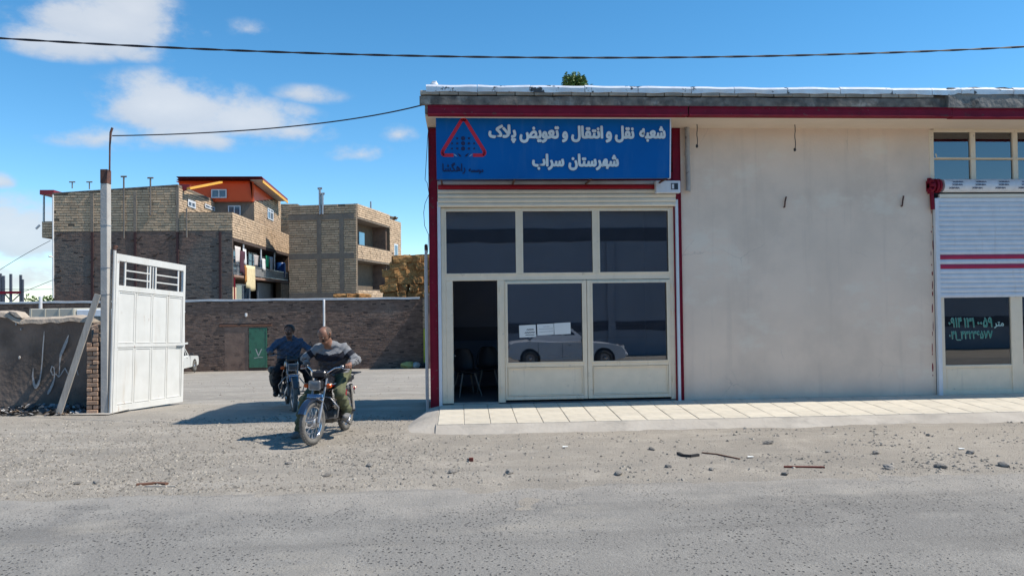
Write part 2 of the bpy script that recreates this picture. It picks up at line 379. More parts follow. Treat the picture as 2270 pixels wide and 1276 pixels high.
# ---- ground: dirt street verge and yard, one sheet to the horizon
gm = bpy.data.materials.new('dirt'); gm.use_nodes = True
def ground_mat(m, cA, cB, cC, dark, sc_dark, spec=.2, dens=(.10, .16), bumpd=.012, dust=None):
    t = m.node_tree; n = t.nodes; L = t.links; b = n['Principled BSDF']; b.inputs['Roughness'].default_value = .95; b.inputs['Specular IOR Level'].default_value = spec
    tcn = n.new('ShaderNodeTexCoord'); v = tcn.outputs['Object']
    def nse(s, d=6, r=.6):
        q = n.new('ShaderNodeTexNoise'); q.inputs['Scale'].default_value = s; q.inputs['Detail'].default_value = d; q.inputs['Roughness'].default_value = r; L.new(v, q.inputs['Vector']); return q.outputs['Fac']
    def rng(x, a, c):
        q = n.new('ShaderNodeMapRange'); q.inputs[1].default_value = a; q.inputs[2].default_value = c; L.new(x, q.inputs[0]); return q.outputs[0]
    def mix(f, a, c):
        q = n.new('ShaderNodeMix'); q.data_type = 'RGBA'; L.new(f, q.inputs[0])
        for i, z in ((6, a), (7, c)):
            if isinstance(z, tuple): q.inputs[i].default_value = (*z, 1)
            else: L.new(z, q.inputs[i])
        return q.outputs[2]
    c = mix(rng(nse(.35, 8), .38, .62), cA, cB)
    c = mix(rng(nse(1.7, 8, .65), .50, .68), c, cC)
    vo = n.new('ShaderNodeTexVoronoi'); vo.inputs['Scale'].default_value = sc_dark; L.new(v, vo.inputs['Vector'])
    pit = n.new('ShaderNodeMath'); pit.operation = 'MULTIPLY'
    q = n.new('ShaderNodeMapRange'); q.inputs[1].default_value = dens[0]; q.inputs[2].default_value = dens[1]; q.inputs[3].default_value = 1; q.inputs[4].default_value = 0; L.new(vo.outputs['Distance'], q.inputs[0])
    L.new(q.outputs[0], pit.inputs[0]); L.new(rng(nse(1.1, 5), .41, .56), pit.inputs[1])
    c = mix(pit.outputs[0], c, dark)
    if dust:                                    # dirt carried onto the edge of the carriageway
        sx_ = n.new('ShaderNodeSeparateXYZ'); L.new(v, sx_.inputs[0]); ma = n.new('ShaderNodeMath'); ma.operation = 'MULTIPLY_ADD'; L.new(nse(1.3, 8, .68), ma.inputs[0]); ma.inputs[1].default_value = 3.2; L.new(sx_.outputs['Y'], ma.inputs[2])
        c = mix(rng(ma.outputs[0], 8.6, 9.6), c, dust)
    fine = rng(nse(55, 4, .7), .3, .7)
    mlt = n.new('ShaderNodeMix'); mlt.data_type = 'RGBA'; mlt.blend_type = 'MULTIPLY'; mlt.inputs[0].default_value = 1; L.new(c, mlt.inputs[6])
    L.new(mix(fine, (.80, .80, .80), (1.12, 1.12, 1.12)), mlt.inputs[7])
    L.new(mlt.outputs[2], b.inputs['Base Color'])
    bp = n.new('ShaderNodeBump'); bp.inputs['Distance'].default_value = bumpd
    ad = n.new('ShaderNodeMath'); ad.operation = 'SUBTRACT'; L.new(nse(38, 5, .7), ad.inputs[0]); L.new(pit.outputs[0], ad.inputs[1]); L.new(ad.outputs[0], bp.inputs['Height']); L.new(bp.outputs[0], b.inputs['Normal'])
ground_mat(gm, (.362, .327, .278), (.308, .280, .240), (.418, .378, .322), (.20, .188, .17), 16, bumpd=.022)
am = bpy.data.materials.new('worn_asphalt'); am.use_nodes = True
ground_mat(am, (.258, .247, .226), (.222, .213, .197), (.30, .286, .26), (.085, .083, .08), 24, .3, (.16, .28), .014, dust=(.335, .312, .278))

def sheet(xs, ys, zf):
    mb = MB(); nx, ny = len(xs), len(ys)
    mb.v = [(x, y, zf(x, y)) for y in ys for x in xs]
    mb.f = [(j * nx + i, j * nx + i + 1, (j + 1) * nx + i + 1, (j + 1) * nx + i) for j in range(ny - 1) for i in range(nx - 1)]
    mb.mi = [0] * len(mb.f)
    return mb
def rel(x, y):
    p = Vector((x, y, 0))
    return .020 * mnoise.noise(p * .7) + .012 * mnoise.noise(p * 2.3) + .007 * mnoise.noise(p * 6.1)
def gzr(x, y):
    near = 1.0 if (-10 < x < 14 and 7 < y < 22) else 0.0
    return gz(x, y) + near * (rel(x, y) + .004)
xs = [-1500, -400, -120, -60] + lines([(-40, -9, 32), (-9, 12, 190), (12, 40, 20)]) + [40, 80, 200, 600, 1500]
ys = [-1500, -300, -80, -30, -12, -6, 0, 5] + lines([(6.5, 16, 100), (16, 47, 40)]) + [47, 60, 80, 120, 200, 500, 2500]
struct(sheet(xs, ys, gzr).build('ground', gm, smooth=True))
# ---- road: dusty asphalt sheet whose edge frays into the dirt
xr = [-300, -60, -25] + lines([(-14, 16, 150)]) + [16, 30, 60, 300]
overlay(am, (.152, .145, .133), (.12, 1.3, 1), 1.5, .50, .70, .55)
overlay(am, (.345, .318, .272), (.35, .9, 1), 1.3, .56, .68, .55)
overlay(am, (.10, .098, .095), (1, 1, 1), 42, .655, .69, .85, detail=2)
overlay(am, (.36, .352, .335), (1, 1, 1), 36, .665, .70, .6, detail=2)
overlay(gm, (.17, .157, .14), (1, 1, 1), 34, .665, .70, .7, detail=2)
overlay(am, (.16, .157, .15), (1, 1, 1), .55, .655, .70, .6)
overlay(gm, (.25, .232, .205), (.16, 1.1, 1), 1.6, .50, .68, .5)
overlay(gm, (.45, .415, .362), (.22, 1.0, 1), 1.1, .55, .68, .55)
rm = MB(); rows = []
for k, yy in enumerate([-3.6, -1, 1.5, 4, 5, 5.5, 6, 6.5, 7, 7.4, 7.7, 8.0]):
    for x in xr:
        y = yy
        if k == 11: y = 8.03 + .16 * mnoise.noise(Vector((x * .45, 3.1, 0))) + .07 * mnoise.noise(Vector((x * 2.1, 5.1, 0)))
        rm.v.append((x, y, (gz(x, y) + .022 + (.010 * mnoise.noise(Vector((x * .8, y * .8, 4))) if yy > 4 else 0)) if k < 11 else gzr(x, y) - .004))
nx = len(xr)
rm.f = [(j * nx + i, j * nx + i + 1, (j + 1) * nx + i + 1, (j + 1) * nx + i) for j in range(11) for i in range(nx - 1)]; rm.mi = [0] * len(rm.f)
struct(rm.build('road', am, smooth=True))

# ---- pavement: 0.4 m tiles on a concrete bed, ramped corner at the yard entrance
XL = on_y(953, 600, FY).x                 # left end of the shop row
XR = on_y(2270, 600, FY).x + 9.0
px0 = on_z(970, 938, .1).x
pv = MB()
bed = [(px0 - .02, 11.58), (XR, 11.58), (XR, FY + .1), (px0 - .02, FY + .1)]
def pz(y): return .10 + (PAVZ - .10) * (y - 11.6) / (FY - 11.6)
pv.add([(x, y, pz(y) - .012) for x, y in bed] + [(x, y, -.2) for x, y in bed], [(0, 1, 2, 3), (0, 1, 5, 4), (3, 0, 4, 7), (1, 2, 6, 5)])
pavement = struct(pv.build('pavement', concrete))
tl = MB().bbox((-.1965, -.1965, -.02), (.1965, .1965, .0), .006)
tile0 = tl.build('tile', tile_m, pavement); first = True
th = math.atan2(PAVZ - .10, FY - 11.6)
ncol = int((XR - px0) / .4)
for i in range(ncol):
    for j in range(4):
        y = 11.6 + .2 + .4 * j
        loc = (px0 + .2 + .4 * i, y, pz(y) + random.uniform(-.0015, .002)); rot = (th + random.gauss(0, .004), random.gauss(0, .004), random.gauss(0, .004))
        if i * 4 + j >= 299: break
        if first: tile0.location = loc; tile0.rotation_euler = rot; first = False
        else: dup(tile0, pavement, loc, rot)
# concrete apron strip in front and the rounded ramp at the corner
ap = MB(); xsA = [x for x in np.arange(px0 - .02, XR, .12)]
top = [(x, 11.579, .088) for x in xsA]
mid = [(x, 11.42 + .05 * mnoise.noise(Vector((x * 1.3, 0, 2))), .06) for x in xsA]
bot = [(x, 11.17 + .13 * mnoise.noise(Vector((x * .9, 0, 7))) + .06 * mnoise.noise(Vector((x * 4, 0, 7))), gzr(x, 11.2) - .012) for x in xsA]
n = len(xsA); ap.add(top + mid + bot, [(i, i + 1, n + i + 1, n + i) for i in range(n - 1)] + [(n + i, n + i + 1, 2 * n + i + 1, 2 * n + i) for i in range(n - 1)])
fan = [(px0 - .02, 11.579, .088), (px0 - .02, FY + .2, PAVZ)]; rim = []
for k in range(15):
    a = R(90 - 90 * (k / 14)); y = FY + .25 - (FY + .25 - 11.2) * k / 14
    x = px0 - .08 - .42 * math.sin(math.pi * (0.18 + .50 * k / 14)) ** 1.0 - .02 * mnoise.noise(Vector((0, y * 3, 0)))
    rim.append((x, y, gzr(x, y) - .015))
inn = [(px0 - .02, FY + .25 - (FY + .25 - 11.2) * k / 14, pz(max(11.6, min(FY, FY + .25 - (FY + .25 - 11.2) * k / 14))) - .008 if k < 11 else (.075, .05, .02, -.015)[k - 11]) for k in range(15)]
mid2 = [(a[0] * .45 + b[0] * .55, a[1], max(a[2], b[2]) * .78) for a, b in zip(rim, inn)]
ap.add(inn + mid2 + rim, [(i, i + 1, 15 + i + 1, 15 + i) for i in range(14)] + [(15 + i, 15 + i + 1, 30 + i + 1, 30 + i) for i in range(14)])
struct(ap.build('pavement_apron', concrete, smooth=True))

# ================================================================== SHOP ROW
def FX(px, py=600, Y=FY): return on_y(px, py, Y).x
def FZ(py, px=1500, Y=FY): return on_y(px, py, Y).z
SOFZ = on_y(1700, 285, FY).z
BB = on_y(1500, 257, EY).z; BT = on_y(1500, 237, EY).z
CT = on_y(1500, 217, EY).z; BKT = on_y(1500, 206, EY).z
DEP = 2.75                                # the row is a shallow one
YB = FY + DEP
shop = thing('shop_building', 'single storey row of shops with cream plaster wall and dark red steel beam', 'building', (XL + 5, FY + 1, 0))
x1, x2, x3 = FX(974), FX(1506), FX(2070)
w = MB()
w.box((x2, FY, -.1), (x3, FY + .2, SOFZ)); w.build('wall', plaster, shop)
MB().box((XL, FY + .12, -.1), (XL + .15, YB, SOFZ)).build('side_wall', brown_brick, shop)
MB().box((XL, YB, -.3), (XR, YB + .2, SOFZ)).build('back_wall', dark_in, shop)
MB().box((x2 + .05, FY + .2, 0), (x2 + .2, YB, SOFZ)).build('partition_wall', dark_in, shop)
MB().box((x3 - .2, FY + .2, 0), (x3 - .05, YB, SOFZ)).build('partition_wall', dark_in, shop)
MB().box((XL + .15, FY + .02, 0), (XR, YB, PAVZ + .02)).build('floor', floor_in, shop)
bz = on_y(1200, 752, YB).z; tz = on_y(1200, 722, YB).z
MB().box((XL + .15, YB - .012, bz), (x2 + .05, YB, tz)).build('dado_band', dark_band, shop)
# roof slab / eave
MB().box((XL - .02, EY + .12, SOFZ), (XR, YB + .2, SOFZ + .035)).build('soffit', soffit_m, shop)
MB().box((XL - .02, EY + .02, SOFZ + .035), (XR, YB + .2, BKT - .02)).build('roof_slab', cement, shop)
x_step = on_y(2100, 225, EY).x; x_j = on_y(1525, 245, EY).x
for k, (a, b, dz) in enumerate(((on_y(948, 245, EY).x, x_j - .012, 0), (x_j + .012, on_y(2108, 245, EY).x, 0), (on_y(2108, 245, EY).x + .004, XR, -.01))):
    bm_ = MB(); bm_.box((a, EY - .05, BB + dz), (b, EY + .12, BB + .016 + dz)); bm_.box((a, EY - .05, BT - .016 + dz), (b, EY + .12, BT + dz)); bm_.box((a, EY - .03, BB + .016 + dz), (b, EY + .019, BT - .016 + dz))
    bm_.build('fascia_beam', oxide, shop)
# cement band, brick course, foil capping over the beam
cb = MB(); xs_ = np.arange(XL - .10, x_step, .18); pr = []
for x in xs_:
    a = .012 * mnoise.noise(Vector((x * 2, 0, 0))); c = .016 * mnoise.noise(Vector((x * 3, 9, 0)))
    pr.append([(x, EY + .018, BT + .003), (x, EY - .055 + a, BT + .004), (x, EY - .065 + a, CT - .01 + c), (x, EY - .03, CT + c), (x, EY + .018, CT + c)])
cb.loft(pr); parapet = cb.build('parapet_band', cement, shop)
nb = int((x_step - XL) / .305)
bk = MB().bbox((-.148, -.05, 0), (.148, .06, BKT - CT - .012), .008).build('brick', par_brick, parapet)
for i in range(nb):
    loc = (XL + .06 + .305 * i, EY - .012 + random.gauss(0, .006), CT + .008 + random.uniform(0, .006)); rot = (0, 0, random.gauss(0, .012))
    if i == 0: bk.location = loc
    else: dup(bk, parapet, loc, rot)
# taller rough cement over the right unit
cr = MB(); pr = []
zr = on_y(2180, 197, EY).z
for x in np.arange(x_step - .03, XR, .1):
    a = .03 * mnoise.noise(Vector((x * 3, 0, 4))); c = .03 * mnoise.noise(Vector((x * 4, 9, 4)))
    pr.append([(x, EY + .05, BT - .005), (x, EY - .065 + a * .4, BT - .004), (x, EY - .07 + a, BT + .11), (x, EY - .05 + a, zr + c), (x, EY + .3, zr + c)])
cr.loft(pr); cr.build('parapet_render', mat('grey_render', (.30, .275, .24), (.20, .185, .165), .95, 2.2, bump=.03, bscale=9, c3=(.12, .105, .09), s3=2, t3=(.54, .6)), shop, smooth=True, auto=50)
zt = on_y(1500, 193, EY).z
edges = [on_y(p, 200, EY).x for p in (944, 1058, 1176, 1295, 1412, 1530, 1625, 1742, 1858, 1972, 2060, 2125, 2240, 2400, 2560, 2700, 2860, 3020, 3200)]
for k in range(len(edges) - 1):
    fm = MB(); pr = []; x_a, x_b = edges[k] + .006, edges[k + 1] - .006; m_ = 9; ph = random.random() * 9
    for i in range(m_):
        x = x_a + (x_b - x_a) * i / (m_ - 1); e = .018 * mnoise.noise(Vector((x * 2.2, ph, 0))); lift = zr + .01 - zt if x > x_step + .1 else 0
        sag = .02 * mnoise.noise(Vector((x * 3, ph, 5)))
        lo = BKT - .02 + sag + (lift if lift else 0)
        pr.append([(x, EY - .075, lo), (x, EY - .085 + e * .3, zt - .045 + e + lift), (x, EY - .03, zt + e + lift), (x, EY + .45, zt + .01 + e + lift), (x, EY + .45, zt - .04 + lift), (x, EY - .02, zt - .05 + lift), (x, EY - .06, lo)])
    fm.loft(pr); fm.build('roof_membrane', foil, shop, smooth=True, auto=40)
MB().box((XL + .05, EY + .45, BKT - .02), (XR, YB + .15, zt - .03)).build('roof_top', foil, shop)
# steel columns
def colm(pa, pb, ptop, pbot, y0=-.04, y1=.115):
    a, b = FX(pa), FX(pb); zb, ztp = -.05, FZ(ptop, pa)
    c = MB(); c.box((a, FY + y0, zb), (a + .016, FY + y1, ztp)); c.box((b - .016, FY + y0, zb), (b, FY + y1, ztp)); c.box((a + .016, FY + y0 + .012, zb), (b - .016, FY + y0 + .03, ztp))
    return c.build('column', oxide, shop)
colm(952, 971, 285, 890); colm(1494, 1511, 285, 885)
MB().box((FX(952) + .02, FY - .03, FZ(402, 1200)), (FX(1494), FY + .10, FZ(398, 1200) + .12)).build('lintel_beam', oxide, shop)
# blotchy primer strip by the right unit
ps = MB()
for k in range(26):
    py = 470 + k * 15 + random.uniform(-4, 4); p = on_y(2066 + random.uniform(-3, 3), py, FY)
    hgt_ = random.choice((.02, .04, .10)) * (1 if k % 3 else .5); wv = random.uniform(.004, .013)
    pts = [(p.x + wv * math.cos(a) * random.uniform(.6, 1), FY - .004, p.z + hgt_ * math.sin(a) * random.uniform(.7, 1)) for a in np.linspace(0, 6.283, 10)[:-1]]
    if k % 3 != 1: ps.prism(pts, (0, .01, 0))
ps.build('primer_streaks', oxide, shop)
# ---- left shopfront
YF0, YF1 = FY - .01, FY + .06
sf = MB()
def rect(mb, a, b, t, u, y0, y1, r=.006):
    A = on_y(a, t, FY); B = on_y(b, u, FY)
    mb.bbox((A.x, y0, A.z), (B.x, y1, B.z), r)
Xa, Xb = FX(978), FX(1496)
def zf(py, px=1240): return on_y(px, py, FY).z
def fb(mb, pa, pb, ya, yb, d0=0, d1=0):      # bar given in pixels, squared up to the facade
    mb.bbox((FX(pa), YF0 + d0, zf(ya)), (FX(pb), YF1 + d1, zf(yb)), .006)
fb(sf, 978, 988, 460, 889); fb(sf, 1484, 1496, 460, 889)
fb(sf, 988, 1484, 460, 466, .002); fb(sf, 988, 1484, 606, 620, .002)
fb(sf, 1146, 1158, 466, 606, .004); fb(sf, 1316, 1328, 466, 606, .004)
fb(sf, 1102, 1118, 620, 889, .004); fb(sf, 988, 1003, 620, 889, .004)
shopfront = sf.build('shopfront_frame', cream, shop)
pn = []
def pane(pa, pb, ya, yb, parent, y=FY + .03):
    p = MB().box((FX(pa) - .01, y, zf(ya)), (FX(pb) + .01, y + .006, zf(yb))).build('pane', pane_m, parent); return p
def bead(mb, pa, pb, ya, yb, w=3, d0=-.012, d1=.012):
    y0 = YF0 + d0; y1 = YF0 + d1
    mb.box((FX(pa), y0, zf(ya)), (FX(pa + w), y1, zf(yb))); mb.box((FX(pb - w), y0, zf(ya)), (FX(pb), y1, zf(yb)))
    mb.box((FX(pa + w), y0 + .001, zf(ya)), (FX(pb - w), y1, zf(ya + w))); mb.box((FX(pa + w), y0 + .001, zf(yb - w)), (FX(pb - w), y1, zf(yb)))
for a, b in ((988, 1146), (1158, 1316), (1328, 1484)):
    pane(a, b, 466, 606, shopfront)
    g_ = MB(); bead(g_, a - 1, b + 1, 465, 607, 3); g_.build('glazing_bead', cream, shopfront)
for a, b in ((1118, 1299), (1300, 1484)):     # fixed leaf and door leaf with solid kick panel
    lf = MB()
    fb(lf, a, a + 4 if a < 1200 else a + 10, 621, 884, -.012, -.01); fb(lf, b - 8 if a < 1200 else b - 6, b, 621, 884, -.012, -.01)
    ia, ib = (a + 4, b - 8) if a < 1200 else (a + 10, b - 6)
    fb(lf, ia, ib, 621, 626, -.01, -.012); fb(lf, ia, ib, 803, 812, -.01, -.012); fb(lf, ia, ib, 876, 884, -.01, -.012)
    leaf = lf.build('door_leaf', cream, shop)
    pane(ia, ib, 626, 803, leaf, FY + .022)
    g_ = MB(); bead(g_, ia - 1, ib + 1, 625, 804, 3, -.024, 0); g_.build('glazing_bead', cream, leaf)
    q = MB(); q.box((FX(ia) - .004, FY + .004, zf(812)), (FX(ib) + .004, FY + .03, zf(876))); q.build('kick_panel', cream, leaf)
    g_ = MB(); bead(g_, ia + 2, ib - 1, 813, 875, 2, -.010, .016); g_.build('panel_bead', cream, leaf)
hg = [(1488, 638), (1488, 695), (1488, 845), (1108, 640), (1108, 690), (1108, 860)]
for a, b in hg:
    MB().lathe((FX(a), YF0 - .02, zf(b) - .05), (0, 0, 1), [(0, .011), (.1, .011)], 10).build('hinge', cream, shopfront)
dl = MB(); xd = FX(1003)
dl.bbox((xd - .045, FY + .07, PAVZ + .04), (xd, FY + .13, zf(622)), .005); dl.bbox((xd - .045, FY + .80, PAVZ + .04), (xd, FY + .86, zf(622)), .005)
dl.bbox((xd - .043, FY + .13, zf(622) - .06), (xd - .002, FY + .80, zf(622)), .005); dl.bbox((xd - .043, FY + .13, PAVZ + .04), (xd - .002, FY + .80, PAVZ + .12), .005); dl.bbox((xd - .043, FY + .13, zf(808)), (xd - .002, FY + .80, zf(808) + .06), .005)
dlo = dl.build('open_door_leaf', cream, shop); dlo['label'] = 'narrow glazed door leaf swung open into the shop'
MB().box((xd - .03, FY + .13, zf(808) + .06), (xd - .024, FY + .80, zf(622) - .06)).build('pane', pane_m, dlo)
MB().box((xd - .03, FY + .13, PAVZ + .12), (xd - .018, FY + .80, zf(808))).build('kick_panel', cream, dlo)
MB().tube([(xd + .002, FY + .70, zf(790)), (xd + .03, FY + .70, zf(790)), (xd + .03, FY + .60, zf(790))], .009, 8).build('handle', alu, dlo)
MB().box((FX(1003), FY - .02, PAVZ - .01), (FX(1102), FY + .08, PAVZ + .028)).build('threshold', cement_lt, shop)
# shutter case above the shopfront: striped slats rolled up under the sign
sc_ = MB().box((FX(972), FY - .05, zf(459)), (FX(1498), FY + .05, zf(402))).build('shutter_case', cream_sh, shop)
for a, b, d, m_ in ((402, 411, .03, mat('grey_enamel', (.47, .47, .48), None, .5)), (411, 421.5, .045, red_sh), (421.5, 431, .06, cream_sh), (431, 440, .065, cream_sh), (440, 450, .055, cream_sh), (450, 459, .045, cream_sh)):
    s_ = MB(); z0, z1 = zf(b) + .003, zf(a); xa, xb = FX(973), FX(1497); yy = FY - .05
    s_.loft([[(x, yy + .002, z0), (x, yy - d * .6, z0), (x, yy - d, z0 + (z1 - z0) * .3), (x, yy - d, z1 - (z1 - z0) * .3), (x, yy - d * .7, z1), (x, yy + .002, z1)] for x in (xa, xb)])
    s_.build('slat', m_, sc_)
for a, b, t in ((971, 978, 447), (1497, 1503, 444)):
    MB().bbox((FX(a), FY - .075, -.02 + PAVZ), (FX(b), FY - .012, zf(t)), .005).build('shutter_guide', white_sh, shop)
# shutter motor box and stained downpipe next to it
mt = MB(); A = on_y(1453, 428, FY - .2); B = on_y(1507, 401, FY - .2)
mt.bbox((A.x, FY - .24, A.z), (B.x, FY - .13, B.z), .008); motor = mt.build('shutter_motor', white_sh, shop)
C_ = on_y(1488, 420, FY - .245); D_ = on_y(1503, 406, FY - .245)
MB().box((C_.x, FY - .246, C_.z), (D_.x, FY - .239, D_.z)).build('cover_plate', black_m, motor)
MB().box((C_.x + .012, FY - .249, C_.z + .012), (C_.x + .05, FY - .2455, D_.z - .015)).build('switch', white_sh, motor)
MB().bar((B.x - .02, FY - .18, A.z + .05), (B.x - .02, FY - .02, A.z + .05), .04).build('bracket', black_m, motor)
P0 = on_y(1523, 284, FY - .07); P1 = on_y(1525, 424, FY - .07)
dp = MB().tube([(P0.x, FY - .07, SOFZ), (P0.x + .005, FY - .07, P1.z + .05), (P1.x, FY - .075, P1.z)], [.042, .042, .046], 14).build('downpipe', pipe_dirty, shop, smooth=True, auto=40)
MB().lathe((P0.x, FY - .07, zf(345)), (0, 0, 1), [(0, .048), (.03, .05), (.06, .048)], 14).build('collar', pipe_dirty, dp)
# things sticking out of the plaster wall
for px, ya, yb, b in ((1545, 272, 325, 4), (1762, 275, 333, 4)):
    A = on_y(px, ya, FY - .3); B = on_y(px, yb, FY - .3)
    wv = MB(); wv.tube([(A.x + .004 * math.sin(k * 1.3), A.y + .003 * math.cos(k * 1.7), SOFZ + (B.z - SOFZ) * k / 8) for k in range(9)], .007, 6)
    hw = wv.build('hanging_wire', cable_m, shop); MB().lathe((B.x, B.y, B.z - .02), (0, 0, 1), [(0, .012), (.02, .022), (.05, .018), (.06, .008)], 10).build('lamp_holder', black_rub, hw)
for px, py, s in ((1739, 448, 1), (1999, 446, -1)):
    A = on_y(px, py, FY); q = MB()
    q.tube([(A.x - .012, FY + .01, A.z - .09), (A.x - .012, FY - .03, A.z - .088), (A.x - .012, FY - .05, A.z), (A.x + .02, FY - .03, A.z + .09)], .014, 8); q.build('wall_bracket', rust, shop)
cbx = [(on_y(948 - d, y, FY - .1)) for d, y in ((-4, 262), (0, 300), (3, 350), (6, 398), (1, 405), (-3, 430), (6, 450), (9, 470), (7, 500), (-2, 520), (0, 560))]
MB().tube([(p.x, FY - .06, p.z) for p in cbx], .005, 5).build('loose_cable', cable_m, shop)
# ---- right unit: upper windows, printed shutter roll, white shutter, lower glazing
uf = MB(); YR = FY + .02
def ub(mb, pa, pb, ya, yb, d=0): mb.bbox((FX(pa), YR - .03 + d, FZ(ya, 2160)), (FX(pb), YR + .04, FZ(yb, 2160)), .006)
ub(uf, 2066, 2076, 288, 398); ub(uf, 2076, 2560, 286, 293, .002); ub(uf, 2158, 2169, 293, 398, .004); ub(uf, 2252, 2263, 293, 398, .004); ub(uf, 2350, 2361, 293, 398, .004); ub(uf, 2076, 2560, 350, 354, .006)
upw = uf.build('window_frame', cream, shop)
for a, b in ((2076, 2158), (2169, 2252), (2263, 2350), (2361, 2560)):
    MB().box((FX(a) - .01, YR + .01, FZ(398, 2160)), (FX(b) + .01, YR + .016, FZ(292, 2160))).build('pane', pane_m, upw)
MB().tube([(FX(2078), YR - .05, FZ(342, 2160)), (FX(2080), YR - .06, FZ(351, 2160)), (FX(2200), YR - .06, FZ(352, 2160)), (FX(2560), YR - .06, FZ(352, 2160))], .011, 8).build('opening_rod', cream, upw)
MB().box((FX(2066), FY + .06, FZ(288, 2160)), (x3 + .01, FY + .2, SOFZ)).build('lintel', plaster, shop)
rz = FZ(413, 2160); ry = YR - .08
MB().lathe((FX(2086), ry, rz), (1, 0, 0), [(0, .118), (FX(2558) - FX(2086), .118)], 28).build('shutter_roll', white_sh, shop, smooth=True, auto=40)
roll_o = [o for o in shop.children if o.name.startswith('shutter_roll')][0]
wheel = MB()
for k in range(3): wheel.lathe((FX(2062) + .02 + .05 * k, ry, rz), (1, 0, 0), [(0, .125 - .03 * (k == 0)), (.035, .125 - .03 * (k == 0))], 18)
wheel.bar((FX(2064), ry, rz - .02), (FX(2064) + .02, ry, rz - .42), .05)
for k in range(8):
    a = k * .785; wheel.bar((FX(2060), ry, rz), (FX(2060), ry + .14 * math.cos(a), rz + .14 * math.sin(a)), .05)
wheel.build('shutter_spring', oxide, roll_o)
csh = MB().box((FX(2082), YR - .085, FZ(438, 2160)), (FX(2558), YR - .035, FZ(431, 2160))).build('shutter_lip', cream_sh, shop)
rs = MB().box((FX(2080), YR - .045, FZ(659, 2160)), (FX(2558), YR - .035, FZ(438, 2160))).build('roller_shutter', white_sh, shop)
nsl = 21
for k in range(nsl):
    ya = 438 + (659 - 438) * k / nsl; yb = 438 + (659 - 438) * (k + 1) / nsl
    z1, z0 = FZ(ya, 2160), FZ(yb, 2160) + .006; yy = YR - .045
    s_ = MB(); s_.loft([[(x, yy, z0), (x, yy - .016, z0 + .004), (x, yy - .022, (z0 + z1) / 2), (x, yy - .012, z1 - .004), (x, yy, z1)] for x in (FX(2079), FX(2558))])
    s_.build('slat', magenta_sh if k in (12, 14) else white_sh, rs)
MB().bbox((FX(2070), YR - .10, PAVZ - .02), (FX(2079), YR - .03, FZ(440, 2160)), .006).build('shutter_guide', white_sh, shop)
lf = MB()
ub(lf, 2079, 2091, 655, 876); ub(lf, 2238, 2264, 655, 876); ub(lf, 2091, 2238, 808, 813, .002); ub(lf, 2091, 2238, 864, 876, .002); ub(lf, 2264, 2420, 808, 813, .002); ub(lf, 2264, 2420, 864, 876, .002); ub(lf, 2420, 2560, 655, 876)
lowf = lf.build('shopfront_frame', cream, shop)
MB().box((FX(2091) - .01, YR, FZ(808, 2160)), (FX(2238) + .01, YR + .006, FZ(655, 2160))).build('pane', pane_m, lowf)
MB().box((FX(2264) - .01, YR, FZ(808, 2160)), (FX(2420) + .01, YR + .006, FZ(655, 2160))).build('pane', pane_m, lowf)
for a, b in ((2091, 2238), (2264, 2420)):
    MB().box((FX(a) - .004, YR - .012, FZ(864, 2160)), (FX(b) + .004, YR + .02, FZ(813, 2160))).build('kick_panel', cream, lowf)
    g_ = MB(); 
    for (c, d, e, f) in ((a + 3, a + 5, 815, 862), (b - 5, b - 3, 815, 862), (a + 5, b - 5, 815, 817), (a + 5, b - 5, 860, 862)): ub(g_, c, d, e, f, .012)
    g_.build('panel_bead', cream, lowf)
MB().box((FX(2091), YR - .04, PAVZ - .01), (FX(2558), YR + .06, FZ(876, 2160) - .003)).build('threshold', cement_lt, shop)
MB().box((x3, FY + .2, SOFZ - .02), (XR, YB, SOFZ - .004)).build('ceiling', dark_in, shop)
MB().box((FX(2560), FY, -.1), (XR, FY + .2, SOFZ)).build('wall', plaster, shop)
# ---- roof-top odds and ends
p = on_y(962, 190, EY + .15)
rb = MB().bbox((p.x - .06, EY + .08, zt - .02), (p.x + .07, EY + .24, zt + .085), .03); rb.bbox((p.x - .03, EY + .10, zt + .08), (p.x + .05, EY + .2, zt + .10), .02)
tag(rb.build('roof_drain_cap', foil, smooth=True), 'small white capped pipe end on the roof corner above the sign', 'pipe cap')

# ------------------------------------------------------------------ lettering
AR = {'ا': ('\ufe8d', '\ufe8e'), 'ب': '\ufe8f', 'ت': '\ufe95', 'پ': '\ufb56', 'ر': ('\ufead', '\ufeae'), 'س': '\ufeb1', 'ش': '\ufeb5', 'ض': '\ufebd', 'ع': '\ufec9', 'ق': '\ufed5', 'ک': '\ufb8e', 'گ': '\ufb92',
      'ل': '\ufedd', 'م': '\ufee1', 'ن': '\ufee5', 'ه': '\ufee9', 'و': ('\ufeed', '\ufeee'), 'ی': '\ufbfc', '\u0001': ('\ufefb', '\ufefc')}
def shape(s):
    s = s.replace('لا', '\u0001'); out = []
    for i, c in enumerate(s):
        if c not in AR: out.append(c); continue
        prev = i > 0 and s[i - 1] in AR and isinstance(AR[s[i - 1]], str); nxt = i < len(s) - 1 and s[i + 1] in AR; f = AR[c]
        out.append(f[1 if prev else 0] if isinstance(f, tuple) else chr(ord(f) + ((3 if nxt else 1) if prev else (2 if nxt else 0))))
    return ''.join(reversed(out))
